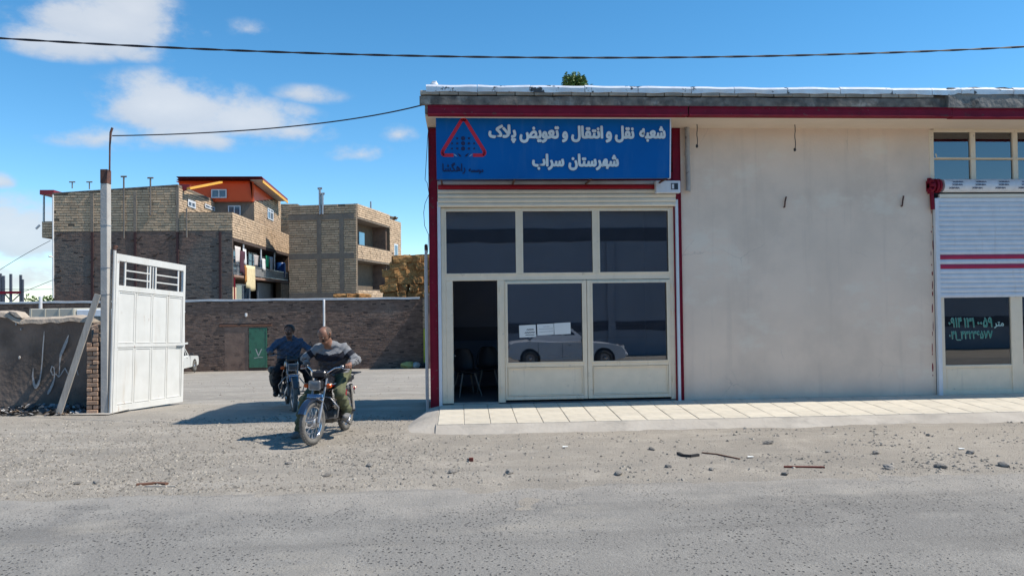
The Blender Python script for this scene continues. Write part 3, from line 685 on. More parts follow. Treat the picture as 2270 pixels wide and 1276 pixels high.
def text_geo(body):
    cu = bpy.data.curves.new('lettering', 'FONT'); cu.body = body; cu.resolution_u = 3
    o = bpy.data.objects.new('lettering', cu); COL.objects.link(o); bpy.context.view_layer.update()
    me = bpy.data.meshes.new_from_object(o.evaluated_get(bpy.context.evaluated_depsgraph_get()))
    V = np.array([v.co[:2] for v in me.vertices]); Fs = [tuple(p.vertices) for p in me.polygons]
    COL.objects.unlink(o); bpy.data.objects.remove(o); bpy.data.curves.remove(cu); bpy.data.meshes.remove(me)
    par = list(range(len(V)))
    def find(a):
        while par[a] != a: par[a] = par[par[a]]; a = par[a]
        return a
    for f in Fs:
        for q in f[1:]: par[find(q)] = find(f[0])
    ids = {}; isl = [ids.setdefault(find(i), len(ids)) for i in range(len(V))]
    return V, Fs, isl
def letters(name, body, O, ux, uz, nrm, m, parent, bold=0.0, box=None, flip=False, bold_first=True):
    """lettering fitted to the box whose lower-left is O and whose edges are ux, uz (metres); pieces stand off a hair one over another"""
    V, Fs, isl = text_geo(body); lo, hi = V.min(0), V.max(0)
    wl, hl = ux.length, uz.length; mb = MB(); step = .00025
    U = (V - lo) / (hi - lo)
    if flip: U = 1 - U
    ux_, uz_ = ux.normalized(), uz.normalized(); k = 0
    shifts = [(0, 0)] + [(bold * math.cos(a), bold * math.sin(a)) for a in np.linspace(0, 6.283, 9)[:-1]] if bold else [(0, 0)]
    b = bold if bold_first else 0
    for si, (dx, dy) in enumerate(shifts):
        vs = [O + ux_ * (b + U[i][0] * (wl - 2 * b) + dx) + uz_ * (b + U[i][1] * (hl - 2 * b) + dy) + nrm * (.0012 + step * (si * 3 + isl[i] % 3)) for i in range(len(V))]
        mb.add(vs, Fs)
    return mb.build(name, m, parent)
def ribbon(mb, pts, wd, nrm, off=.0012, caps=True):
    """flat painted stroke through 3-D points; each segment a hair above the one before"""
    nrm = Vector(nrm)
    for i in range(len(pts) - 1):
        a, b = Vector(pts[i]), Vector(pts[i + 1]); d = (b - a).normalized(); s = nrm.cross(d)
        wa, wb = (wd[i], wd[i + 1]) if isinstance(wd, (list, tuple)) else (wd, wd)
        o = nrm * (off + .00025 * (i % 4)); mb.add([a - s * wa / 2 + o, b - s * wb / 2 + o, b + s * wb / 2 + o, a + s * wa / 2 + o], [(0, 1, 2, 3)])
        if caps and i > 0:
            o = nrm * (off + .0012); mb.add([a + (s * math.cos(t) + d * math.sin(t)) * wa / 2 + o for t in np.linspace(0, 6.283, 11)[:-1]], [tuple(range(10))])
NY = Vector((0, -1, 0)); UX, UZ = Vector((1, 0, 0)), Vector((0, 0, 1))

# ---- the blue signboard
SY = 12.50
q = [on_y(*p, SY) for p in ((966, 261.5), (1485, 264.5), (1484, 394), (968, 397))]
sign = thing('signboard', 'wide blue signboard with white Persian lettering and red triangle emblem above the shop window', 'sign', (q[3].x, SY, q[3].z))
MB().prism(q, (0, .10, 0)).build('panel', blue_sign, sign)
fr = MB(); fo = [on_y(*p, SY - .006) for p in ((963.5, 256.5), (1488, 260.5), (1488, 264.4), (965.5, 261.4))]; fr.prism(fo, (0, .11, 0))
fo = [on_y(*p, SY - .006) for p in ((1485.2, 264.6), (1488, 264.6), (1487, 395), (1484.2, 395))]; fr.prism(fo, (0, .11, 0)); fr.build('frame_trim', white_sh, sign)
def sp(x, y): return on_y(960 + x / 4.204, 240 + y / 4.204, SY - .002)
def sword(t, x0, x1, y0, y1, m=sign_white, bold=.0135, out=True):
    O = sp(x0, y1); ux = UX * (sp(x1, y1) - O).length; uz = UZ * (sp(x0, y0) - O).length
    if out: letters('letter_outline', shape(t), O - UX * .004 - UZ * .004, ux + UX * .008, uz + UZ * .008, NY, sign_navy, sign, bold + .004)
    letters('lettering', shape(t), O + NY * (.009 if out else 0), ux, uz, NY, m, sign, bold)
for t, a, b, c, d in (('شعبه', 1920, 2168, 168, 316), ('نقل', 1693, 1876, 163, 323), ('و', 1607, 1668, 216, 323), ('انتقال', 1286, 1586, 163, 320), ('و', 1200, 1258, 216, 321), ('تعویض', 805, 1176, 168, 326), ('پلاک', 516, 776, 152, 326),
                      ('شهرستان', 1260, 1732, 424, 582), ('سراب', 922, 1224, 424, 580)): sword(t, a, b, c, d)
sword('موسسه', 332, 470, 560, 612, sign_navy, .0025, False); sword('راهگشا', 88, 302, 505, 614, sign_navy, .0025, False)
em = MB(); wdt = 32 / 4.204 * SY / FPX
tri = [(190, 438), (105, 438), (90, 428), (86, 410), (95, 390), (262, 118), (275, 107), (292, 107), (305, 118), (472, 390), (482, 410), (477, 428), (462, 438), (372, 438)]
ribbon(em, [sp(*t) for t in tri], wdt, NY); em.build('emblem_triangle', sign_red, sign)
dt = MB(); k = 0
for yy, row in ((281, ((225, 11), (280, 20), (334, 11))), (328, ((177, 9), (226, 11), (280, 20), (334, 12), (383, 9))), (376, ((177, 9), (226, 11), (280, 20), (334, 12), (383, 9)))):
    for xx, r_ in row: dt.add([sp(xx + r_ * math.cos(t), yy + r_ * math.sin(t)) + NY * .002 for t in np.linspace(0, 6.283, 17)[:-1]], [tuple(range(16))])
for poly in ([(225, 420), (250, 428), (268, 452), (245, 450)], [(335, 420), (310, 428), (292, 452), (316, 450)]): dt.add([sp(*t) + NY * .002 for t in poly], [(0, 1, 2, 3)])
dt.build('emblem_dots', sign_navy, sign)
lv = MB()
for poly in ([(188, 424), (208, 430), (228, 452), (205, 446)], [(372, 424), (352, 430), (332, 452), (355, 446)]): lv.add([sp(*t) + NY * .002 for t in poly], [(0, 1, 2, 3)])
lv.build('emblem_leaves', mat('pale_blue_print', (.25, .36, .5), None, .5), sign)
for px in (978, 1142, 1312, 1478):
    a = on_y(px, 398, SY); MB().bar((a.x, SY + .05, a.z + .02), (a.x, FY - .04, a.z + .02), .025).build('bracket', rust, sign)

# printed protective film on the shutter roll
film_ink = mat('film_ink', (.10, .12, .20), None, .6)
for row, (ang, off) in enumerate(((R(28), 0), (R(2), -.05), (R(-26), -.2))):
    nrm = Vector((0, -math.cos(ang), math.sin(ang))); upd = Vector((0, math.sin(ang), math.cos(ang)))
    c0 = Vector((0, ry, rz)) + nrm * .1185
    for k in range(6):
        x = FX(2103) + off * .35 + k * .43
        letters('lettering', 'VINEX', Vector((x, c0.y, c0.z)) - upd * .016, UX * .20, upd * .032, nrm, film_ink, roll_o, .0016, flip=True)
# green phone numbers on the right-hand glass
gnum = mat('green_vinyl', (.06, .30, .24), None, .5); gout = mat('pale_green_vinyl', (.52, .74, .69), None, .5)
def gword(t, x0, x1, y0, y1, b=.004, inner=True):
    f = lambda x, y: on_y(2080 + x / 12.76, 680 + y / 12.76, YR - .001)
    O = f(x0, y1); ux = UX * (f(x1, y1) - O).length; uz = UZ * (f(x0, y0) - O).length
    letters('lettering', t, O, ux, uz, NY, gout, lowf, b)
    if inner: letters('lettering', t, O + NY * .008 + UX * b * .8 + UZ * b * .8, ux - UX * b * 1.6, uz - UZ * b * 1.6, NY, gnum, lowf, b * .45)
for t, a, b, c, d in (('۰۹۱۴', 285, 665, 300, 585), ('۱۳۱', 718, 1020, 305, 585), ('۰۰۵۹', 1100, 1530, 295, 580), ('۰۴۱_۴۳۲۳۶۵۷۷', 305, 1535, 680, 950)): gword(t, a, b, c, d, .0055)
gword(shape('متر'), 1575, 1850, 420, 600, .003, False)

# paper notices taped inside the glass
for k, (x0, x1, y0, y1, tl_, lab, wr) in enumerate(((1150.5, 1187.5, 719, 748, -.035, 'white paper notice with two bold handwritten lines and an underline, taped to glass', 1),
                                              (1190.5, 1227, 716.5, 743, .0, 'white paper notice with faint grey writing, taped between two other sheets', 2), (1228, 1264.5, 714, 741.5, -.02, 'blank white paper sheet taped to the glass beside the written notices', 0))):
    P = [on_y(*p, FY + .019) for p in ((x0, y0 + 2), (x1, y0), (x1 + .8, y1 - 2), (x0 + 1.2, y1))]
    pp = MB().prism(P, (0, .0015, 0)).build('paper_notice', paper_m); tag(pp, lab, 'notice', 'paper notices on the shop glass')
    if wr:
        hb = MB(); col_ = ink_m if wr == 1 else mat('faint_ink', (.33, .34, .35), None, .8)
        rows_ = ((.38, .45, .88), (.62, .32, .92), (.82, .36, .9)) if wr == 1 else ((.25, .35, .75), (.45, .1, .95), (.7, .12, .95))
        for vy, ua, ub_ in rows_:
            pts = [P[0] + (P[1] - P[0]) * u + (P[3] - P[0]) * (vy + (.05 * math.sin(u * 60) if vy < .8 else .01 * math.sin(u * 9)) * (1 if wr == 1 else .6)) for u in np.linspace(ua, ub_, 22)]
            ribbon(hb, pts, .010 if wr == 1 else .006, NY, caps=False)
        hb.build('writing', col_, pp)

# ================================================================== GATE, POLE, MUD WALL
PY = 13.75
gp = gnd(234, 917); PY = gp.y
zp = lambda py, px=234, Y=None: on_y(px, py, Y or PY).z
xa, xb = on_y(222.5, 640, PY).x, on_y(238, 640, PY).x
pole = thing('gate_post', 'tall square grey concrete gate post with rusty cap and thin rod', 'post', ((xa + xb) / 2, PY, 0))
MB().bbox((xa, PY - .0, -.1), (xb, PY + .16, zp(406)), .008).build('shaft', pole_m, pole)
MB().bbox((xa - .002, PY - .003, zp(406)), (xb + .002, PY + .163, zp(375)), .006).build('cap', rust, pole)
for y in (500, 594, 653): MB().box((xa - .004, PY - .004, zp(y)), (xb + .004, PY + .164, zp(y) + .012)).build('clamp_band', alu, pole)
rx = on_y(241, 330, PY).x
MB().tube([(rx - .02, PY + .08, zp(377)), (rx - .015, PY + .08, zp(320)), (rx, PY + .08, zp(292)), (rx + .03, PY + .08, zp(281))], [.016, .016, .022, .022], 8).build('rod', rust, pole)
# gate leaf, opened inwards
G0 = on_y(247, 914, PY + .03); GX0 = G0.x
g1 = on_y(403, 740, PY + 2.35)
dirg = (Vector((g1.x, g1.y, 0)) - Vector((GX0, PY + .03, 0))); GL = dirg.length; dirg.normalize()
sag = -.030
gm4 = Matrix.Translation((GX0, PY + .03, zp(914, 247, PY + .03))) @ Matrix(((dirg.x, -dirg.y, 0, 0), (dirg.y, dirg.x, 0, 0), (0, 0, 1, 0), (0, 0, 0, 1))) @ Matrix.Rotation(.046, 4, 'Y')
GH = on_y(250, 560, PY + .03).z - gm4.translation.z
gate = thing('gate_leaf', 'white sheet metal gate leaf swung open, barred at the top', 'gate', world=False, mat4=gm4)
def gbar(mb, u0, u1, v0, v1, t=.025, yo=0): mb.bbox((u0 * GL, -t + yo, v0 * GH), (u1 * GL, t + yo, v1 * GH), .004)
GT, GM, GB = .795, .415, .03
fr = MB()
gbar(fr, 0, .035, 0, 1); gbar(fr, .965, 1, 0, 1); gbar(fr, .035, .965, .955, 1, .024); gbar(fr, .035, .965, GT - .03, GT + .005, .024); gbar(fr, .035, .965, 0, GB + .01, .024); gbar(fr, .035, .965, GM - .01, GM + .012, .023)
fr.build('frame', steel_w, gate)
for k in range(4):
    u0, u1 = .035 + .93 * k / 4, .035 + .93 * (k + 1) / 4
    for (v0, v1) in ((GB + .01, GM - .01), (GM + .012, GT - .03)):
        pnl = MB(); pnl.box((u0 * GL, -.006, v0 * GH), (u1 * GL, .006, v1 * GH)); po = pnl.build('sheet_panel', steel_w, gate)
        m_ = MB(); e = .014
        for (a, b, c, d) in ((u0 + .006, u0 + .006 + e, v0, v1), (u1 - .006 - e, u1 - .006, v0, v1), (u0 + .02, u1 - .02, v0 + .004, v0 + .012), (u0 + .02, u1 - .02, v1 - .012, v1 - .004)): gbar(m_, a, b, c, d, .017)
        m_.build('moulding', steel_w, po)
for u in (.115, .455, .535, .885): m_ = MB(); gbar(m_, u, u + .018, GT + .005, .955, .012); m_.build('bar', steel_w, gate)
for (ua, ub_) in ((.133, .455), (.553, .885)):
    for v in (.848, .90): m_ = MB(); gbar(m_, ua, ub_, v - .0045, v + .0045, .010); m_.build('bar', steel_w, gate)
for u in (.42, .50): m_ = MB(); gbar(m_, u, u + .012, GT + .005, .955, .008); m_.build('bar', steel_w, gate)
MB().tube([(-.03, 0, -.05), (-.03, 0, GH + .06)], .026, 10).build('hinge_pipe', steel_w, gate)
MB().tube([(-.03, 0, GH + .055), (-.03, 0, GH + .13), (.02, 0, GH + .12)], .03, 10).build('hinge_cap', rust, gate)
MB().bar((GL - .3, -.03, GM * GH - .02), (GL - .05, -.03, GM * GH - .02), .03).build('latch', alu, gate)
# second leaf, hinged on the shop corner and seen edge-on
e0 = on_y(951.5, 880, FY + .12); e1 = on_y(949.5, 880, FY + 2.4)
dg = Vector((e1.x - e0.x, e1.y - e0.y, 0)); G2L = dg.length; dg.normalize()
zt2 = on_y(949, 552, FY + .12).z; zb2 = .05
m2 = Matrix.Translation((e0.x - .03, e0.y, zb2)) @ Matrix(((dg.x, -dg.y, 0, 0), (dg.y, dg.x, 0, 0), (0, 0, 1, 0), (0, 0, 0, 1)))
g2 = thing('gate_leaf', 'narrow white gate leaf edge-on against the shop corner', 'gate', world=False, mat4=m2)
HH = zt2 - zb2; f2 = MB()
for (u0, u1, v0, v1, t) in ((0, .08, 0, HH, .025), (G2L - .08, G2L, 0, HH - .1, .024), (.08, G2L - .08, HH - .2, HH - .12, .023), (.08, G2L - .08, HH * .8, HH * .8 + .08, .023), (.08, G2L - .08, 0, .08, .023), (.08, G2L - .08, HH * .4, HH * .4 + .06, .023)): f2.bbox((u0, -t, v0), (u1, t, v1), .004)
f2.build('frame', steel_w, g2); MB().box((.08, -.006, .08), (G2L - .08, .006, HH * .8)).build('sheet_panel', steel_w, g2)
for k in range(5): MB().bbox((.3 + k * .4, -.01, HH * .8 + .08), (.32 + k * .4, .01, HH - .2), .003).build('bar', steel_w, g2)
MB().tube([(.02, 0, HH - .02), (.02, 0, HH + .05), (-.02, 0, HH + .06)], .028, 10).build('hinge_cap', rust, g2)

# brick pier beside the post
bx0, bx1 = on_y(194.5, 800, PY + .05).x, on_y(221, 800, PY + .05).x
pier = thing('brick_pier', 'ragged pier of orange-brown bricks beside the grey gate post', 'pier', ((bx0 + bx1) / 2, PY + .1, 0))
W_ = bx1 - bx0; hb_ = .0805
MB().box((bx0 + .012, PY + .02, -.1), (bx1 - .005, PY + .30, hb_ * 16)).build('mortar', brown_mortar, pier)
bF = MB().bbox((-.5, -.1, 0), (.5, .1, .064), .006); bf0 = None
for r_ in range(22):
    cells = ((0, 1),) if r_ % 2 == 0 else ((0, .5), (.5, 1))
    for (a, b) in cells:
        if r_ > 15 and (a < .4 and b < .6 or r_ > 19): continue
        if r_ > 15: a = max(a, .45 + .03 * (r_ - 15))
        bw = (b - a) * W_ - .012
        mb = MB().bbox((-bw / 2, -.05, 0), (bw / 2, .05, .066), .007)
        o = mb.build('brick', pier_brick, pier); o.location = (bx0 + W_ * (a + b) / 2 + random.gauss(0, .004) - pier.location.x + pier.location.x, PY + .05 + random.gauss(0, .006), r_ * hb_ + .01); o.rotation_euler = (0, 0, random.gauss(0, .03))
# leaning plank
A = gnd(166, 914); A.y -= .0
pl = MB(); a = Vector((A.x, PY - .10, .0)); b = on_y(217, 652, PY - .03)
pl.bar(a, b, .105, .03, up=(0, -1, 0)); tag(pl.build('plank', wood_m), 'long pale weathered plank leaning against the grey gate post', 'plank')
# concrete pad under post
MB_pad = MB(); MB_pad.add([(on_z(60, 912, 0).x, PY + .45, .015), (xa - .9, PY - .10, .02), (xb + .12, PY - .22, .02), (xb + .2, PY + .5, .02)], [(0, 1, 2, 3)])
struct(MB_pad.build('post_footing', concrete))
# mud wall
WY = 15.1
wl = thing('mud_wall', 'low dark mud plaster wall with pale crumbling top and chalk scrawl', 'wall', (on_y(80, 800, WY).x, WY, 0))
prof = [(-260, 690), (-120, 684), (-20, 690), (6, 688), (20, 690), (32, 698), (50, 704), (70, 704), (100, 702), (130, 701), (165, 699), (190, 700), (207, 701)]
front = []; topz = []
ww = MB(); pr = []
xs_ = np.linspace(on_y(-260, 800, WY).x, on_y(207, 800, WY).x, 70)
ppx = [on_y(p, q_, WY) for p, q_ in prof]
for x in xs_:
    z = np.interp(x, [p.x for p in ppx], [p.z for p in ppx]) + .02 * mnoise.noise(Vector((x * 4, 0, 0))); b_ = .02 * mnoise.noise(Vector((x * 2, 3, 0)))
    pr.append([(x, WY + .03 * mnoise.noise(Vector((x, 0, 1))) - .03, -.25), (x, WY + b_ * .7, .5), (x, WY + b_, z - .18), (x, WY - .03 + b_, z - .11), (x, WY + .30, z - .11), (x, WY + .30, -.25)])
    topz.append((x, z))
ww.loft(pr); ww.build('wall_body', mud, wl, smooth=True, auto=40)
tp = MB(); tp.loft([[(x, WY - .055 + .03 * mnoise.noise(Vector((x * 5, 1, 0))), z - .115 + .02 * mnoise.noise(Vector((x * 6, 5, 0)))), (x, WY - .04, z - .04), (x, WY + .05, z + .012 * mnoise.noise(Vector((x * 9, 1, 0)))), (x, WY + .33, z), (x, WY + .33, z - .112)] for x, z in topz])
tp.build('capping', mud_top, wl, smooth=True, auto=40)
sl_ = MB(); c = on_y(42, 700, WY); sl_.prism([(c.x - .17, WY - .06, c.z + .10), (c.x - .02, WY - .06, c.z + .07), (c.x + .09, WY - .06, c.z - .04), (c.x - .03, WY - .06, c.z - .02)], (0, .3, 0)); sl_.build('broken_slab', mud_top, wl)
MB().prism([(on_y(200, 800, WY).x, WY + .03, -.2), (on_y(200, 800, WY).x, WY + .03, 1.62), (bx0 + .02, PY + .2, 1.35), (bx0 + .02, PY + .2, -.2)], (.10, .04, 0)).build('return_wall', mud, wl)
def gpt(x, y): return on_y(x / 3.546, 580 + y / 3.546, WY - .035)
scr = MB()
for pts, wv in (([(348, 545), (345, 600), (338, 680), (332, 780), (325, 860), (315, 920), (300, 962), (282, 985), (268, 960), (258, 900), (262, 835)], [.006, .02, .022, .022, .024, .03, .05, .06, .045, .03, .008]),
                ([(540, 575), (525, 620), (500, 680), (478, 730), (470, 800), (468, 860), (462, 905)], [.01, .05, .055, .045, .02, .018, .012]),
                ([(462, 905), (480, 885), (500, 850), (512, 835), (530, 870), (548, 900), (565, 880), (585, 825), (595, 815), (605, 850), (616, 890)], .018),
                ([(462, 905), (440, 880), (415, 888), (400, 855), (408, 820), (425, 830), (430, 880), (428, 920), (410, 970), (385, 1020), (375, 1040)], [.014, .016, .02, .02, .016, .016, .02, .026, .04, .05, .02])):
    ribbon(scr, [gpt(*p) for p in pts], wv, NY, .004)
scr.build('chalk_scrawl', chalk, wl)
for (x, y, r_) in ((150, 752, .03), (125, 487, .03), (163, 530, .02)):
    c = gpt(x, y); MB().prism([(c.x + r_ * .5 * math.cos(t), WY - .038, c.z + r_ * math.sin(t)) for t in np.linspace(0, 6.28, 8)[:-1]], (0, .03, 0)).build('plaster_chip', chalk, wl)

# ================================================================== FAR WALL ACROSS THE YARD
def brick_field(O, ux, uz, nrm, w, h, bl, bh, jt, proud, jit=.006, skip=0.0, topf=None, cutf=None, endr=0.02):
    """running-bond blocks on a wall face as one mesh; cutf(u,v) True leaves a block out"""
    mb = MB(); O, ux, uz, nrm = Vector(O), Vector(ux), Vector(uz), Vector(nrm)
    nr = int(h / (bh + jt))
    for r_ in range(nr):
        v0 = r_ * (bh + jt) + jt; v1 = v0 + bh; u = -(r_ % 2) * bl * .5 - random.random() * bl * .15
        while u < w:
            L_ = bl * random.uniform(.9, 1.1); a, b = max(u, 0) + 0, min(u + L_ - jt * .45, w)
            u += L_
            if b - a < .05: continue
            if topf and v1 > topf((a + b) / 2): continue
            if cutf and cutf((a + b) / 2, (v0 + v1) / 2): continue
            if random.random() < skip: continue
            d = proud + random.gauss(0, jit); dz = random.gauss(0, .004)
            c = [O + ux * x + uz * (z + dz) + nrm * y for (x, z, y) in ((a, v0, -.02), (b, v0, -.02), (b, v1, -.02), (a, v1, -.02), (a, v0, d), (b, v0, d), (b, v1, d), (a, v1, d))]
            mb.add(c, [(4, 5, 6, 7), (0, 1, 5, 4), (1, 2, 6, 5), (2, 3, 7, 6), (3, 0, 4, 7)])
    return mb
WFY = 45.0
gzw = gz(0, WFY)
wxa, wxb = on_y(-330, 700, WFY).x, on_y(937, 700, WFY).x
wz = on_y(670, 663, WFY).z
bwall = thing('boundary_wall', 'long brown brick yard wall with pale metal coping and a green door', 'wall', ((wxa + wxb) / 2, WFY, gzw))
MB().box((wxa, WFY, gzw - .3), (wxb, WFY + .25, wz)).build('wall_body', brown_mortar, bwall)
dA, dB = on_y(553, 806, WFY), on_y(592, 726, WFY)
lA, lB = on_y(486, 724, WFY), on_y(603, 718.5, WFY)
def cut(u, v):
    x, z = wxa + u, gzw + v
    return (dA.x - .06 < x < dB.x + .06 and z < dB.z + .04) or (lA.x - .05 < x < lB.x + .05 and lA.z - .03 < z < lB.z + .03)
brick_field((wxa, WFY, gzw), (1, 0, 0), (0, 0, 1), (0, -1, 0), wxb - wxa, wz - gzw - .05, .25, .068, .014, .012, .006, .004, cutf=cut).build('brick_courses', brown_brick, bwall, kind='stuff')
cp = MB(); pr = []
for px in range(-330, 941, 12):
    x = on_y(px, 663, WFY).x; e = .03 * mnoise.noise(Vector((x * .8, 0, 0))); pr.append([(x, WFY - .09, wz - .07 + e), (x, WFY - .10, wz + .03 + e), (x, WFY + .3, wz + .05 + e), (x, WFY + .3, wz - .03 + e)])
cp.loft(pr); cp.build('coping', mat('coping_metal', (.62, .64, .67), (.50, .52, .55), .45, 3, metal=.3), bwall)
MB().bbox((lA.x, WFY - .06, lA.z), (lB.x, WFY + .02, lB.z), .01).build('lintel', brownw, bwall)
dr = MB(); dr.bbox((dA.x, WFY - .04, gzw + .18), (dB.x, WFY + .01, dB.z), .008); door = dr.build('door', door_green, bwall)
for (a, b) in ((0, .04), (.96, 1.0)):
    MB().box((dA.x + (dB.x - dA.x) * a, WFY - .055, gzw + .18), (dA.x + (dB.x - dA.x) * b, WFY - .04, dB.z)).build('frame', door_green, door)
MB().tube([(dA.x + .08, WFY - .05, gzw + 1.15), (dA.x + .08, WFY - .10, gzw + 1.15), (dA.x + .08, WFY - .10, gzw + 1.0)], .015, 6).build('handle', black_m, door)
v_ = MB(); ribbon(v_, [on_y(*p, WFY - .042) for p in ((567, 773), (573, 788), (580, 773))], .05, NY); ribbon(v_, [on_y(*p, WFY - .042) for p in ((563, 793.5), (573, 791.5), (583, 791.5))], .035, NY); v_.build('painted_mark', chalk, door)
a_ = MB(); ribbon(a_, [on_y(*p, WFY - .03) for p in ((681, 772), (688, 757), (694, 773))], .045, NY); ribbon(a_, [on_y(*p, WFY - .03) for p in ((683, 767), (692, 767))], .04, NY); a_.build('painted_letter', black_m, bwall)
for px, y0, y1 in ((718, 664, 735), (407, 690, 762)):
    a, b = on_y(px, y0, WFY - .12), on_y(px, y1 + 50, WFY - .12)
    MB().tube([(a.x, WFY + .05, a.z), (a.x, WFY - .12, a.z - .05), (a.x, WFY - .12, a.z - .3), (a.x, WFY - .12, gzw + .3)], .065, 10).build('downpipe', pvc, bwall, smooth=True, auto=50)
c = on_y(545, 697, WFY - .1); MB().bbox((c.x - .06, WFY - .12, c.z - .12), (c.x + .06, WFY, c.z + .08), .02).build('wall_lamp', pvc, bwall)
c = on_y(90, 672, WFY - .12); MB().tube([(c.x, WFY + .02, wz + .35), (c.x, WFY - .12, wz + .3), (c.x, WFY - .12, wz - .8)], .09, 10).build('vent_pipe', pvc, bwall)
MB().box((lA.x + .3, WFY - .018, gzw), (dA.x - .05, WFY - .006, lA.z - .02)).build('infill_panel', brown_brick, bwall)
# pale pier, shed and yellow post at the wall's right end
sx = wxb + .01
shed = thing('brick_shed', 'brick shed with pale corner pier behind the shop row', 'shed', (sx + 3, WFY - 1.5, gzw))
MB().box((sx + .35, WFY - 2.2, gzw - .3), (sx + 7, WFY + 1, wz + .1)).build('wall', brown_brick, shed)
MB().box((sx + .25, WFY - 2.3, wz + .1), (sx + 7.1, WFY + 1.1, wz + .22)).build('roof', cement, shed)
brick_field((sx, WFY - .12, on_y(941, 727, WFY).z), (1, 0, 0), (0, 0, 1), (0, -1, 0), .34, 1.7, .17, .07, .014, .015).build('corner_bricks', tan_block, shed, kind='stuff')
MB().box((sx, WFY - .12, gzw), (sx + .34, WFY + .2, wz + .02)).build('corner_pier', tan_mortar, shed)
yp = MB(); a, b = on_y(941.5, 728, WFY - .2), on_y(941, 800, WFY - .2)
yp.bbox((a.x - .07, WFY - .28, gzw), (a.x + .07, WFY - .16, a.z), .01); yp.bbox((a.x - .1, WFY - .30, gzw - .02), (a.x + .1, WFY - .14, gzw + .05), .01)
tag(yp.build('yellow_post', mat('acid_yellow', (.50, .58, .05), None, .6)), 'acid yellow painted post at the end of the brick yard wall', 'post')

# ================================================================== BUILDINGS BEHIND
AY = 56.0
Apt = lambda px, py, Y=AY: on_y(px, py, Y)
ax0, ax1 = Apt(119, 560).x, Apt(515, 560).x
zs = Apt(320, 513).z                                  # where tan blocks start
zb0 = -2.2
bA = thing('apartment_block', 'three storey half finished brick block with orange roof and laundry on its balcony', 'building', ((ax0 + ax1) / 2, AY + 8, zb0))
zl = [(119, 431), (395, 413)]
xm = Apt(395, 450).x; ztl, ztm = Apt(119, 431).z, Apt(395, 412).z; ztr = Apt(455, 470).z
yb1, yb2 = on_x(641, 560, ax1).y, 64.0
bd = MB(); bd.box((ax0, AY, zb0), (ax1 - 1.3, yb1, zs)); bd.box((ax1 - 1.3, AY, zb0), (ax1, AY + .25, zs)); bd.build('lower_body', brown_mortar, bA)
brick_field((ax0, AY, zb0), (1, 0, 0), (0, 0, 1), (0, -1, 0), ax1 - ax0, zs - zb0, .30, .082, .014, .012, .006, .008).build('lower_bricks', dark_brick, bA, kind='stuff')
ub_ = MB(); ub_.prism([(ax0, AY, zs), (xm, AY, zs), (xm, AY, ztm), (ax0, AY, ztl)], (0, yb2 - AY, 0)); ub_.build('upper_body', tan_mortar, bA)
brick_field((ax0, AY, zs), (1, 0, 0), (0, 0, 1), (0, -1, 0), xm - ax0, ztm - zs, .50, .138, .046, .03, .01, .004, topf=lambda u: ztl - zs + (ztm - ztl) * u / (xm - ax0) + .03).build('upper_bricks', tan_block, bA, kind='stuff')
MB().prism([(ax0 - .05, AY - .06, ztl), (xm, AY - .06, ztm), (xm, AY - .06, ztm + .10), (ax0 - .05, AY - .06, ztl + .10)], (0, 8, 0)).build('roof_edge', cement, bA)
# terrace parapet in front and along the lit side
MB().box((xm, AY, zs), (ax1, AY + .25, ztr)).build('terrace_parapet', tan_mortar, bA)
brick_field((xm, AY, zs), (1, 0, 0), (0, 0, 1), (0, -1, 0), ax1 - xm, ztr - zs, .50, .138, .046, .03, .01).build('terrace_bricks', tan_block, bA, kind='stuff')
zp1 = on_x(515, 527, ax1).z
MB().box((ax1 - .25, AY + .25, zp1), (ax1, yb1, ztr)).build('side_parapet', tan_mortar, bA)
brick_field((ax1, AY, zp1), (0, 1, 0), (0, 0, 1), (1, 0, 0), yb1 - AY, ztr - zp1, .50, .138, .042, .03, .01).build('side_bricks', tan_block, bA, kind='stuff')
# inner side wall of the upper floor (lit) with two windows
brick_field((xm, AY, ztr - .6), (0, 1, 0), (0, 0, 1), (1, 0, 0), yb2 - AY, ztm - ztr + .5, .50, .138, .042, .03, .01).build('inner_bricks', tan_block, bA, kind='stuff')
def side_window(X, pxa, pya, pxb, pyb, parent, bars=1):
    A, B = on_x(pxa, pya, X), on_x(pxb, pyb, X); z0, z1 = min(A.z, B.z), max(A.z, B.z)
    fr_ = MB(); t = .08; x0, x1_ = X + .04, X + .10
    fr_.box((x0, A.y, z0), (x1_, A.y + t * 1.6, z1)); fr_.box((x0, B.y - t * 1.6, z0), (x1_, B.y, z1)); fr_.box((x0, A.y, z0 + .001), (x1_ - .002, B.y, z0 + t)); fr_.box((x0, A.y, z1 - t), (x1_ - .002, B.y, z1 - .001))
    for k in range(bars): yy = A.y + (B.y - A.y) * (k + 1) / (bars + 1); fr_.box((x0, yy - .06, z0), (x1_ - .003, yy + .06, z1))
    fr_.box((x0, A.y, z0 + (z1 - z0) * .68), (x1_ - .004, B.y, z0 + (z1 - z0) * .68 + t))
    o = fr_.build('window', white_sh, parent); MB().box((X + .05, A.y, z0), (X + .065, B.y, z1)).build('pane', far_glass, o); return o
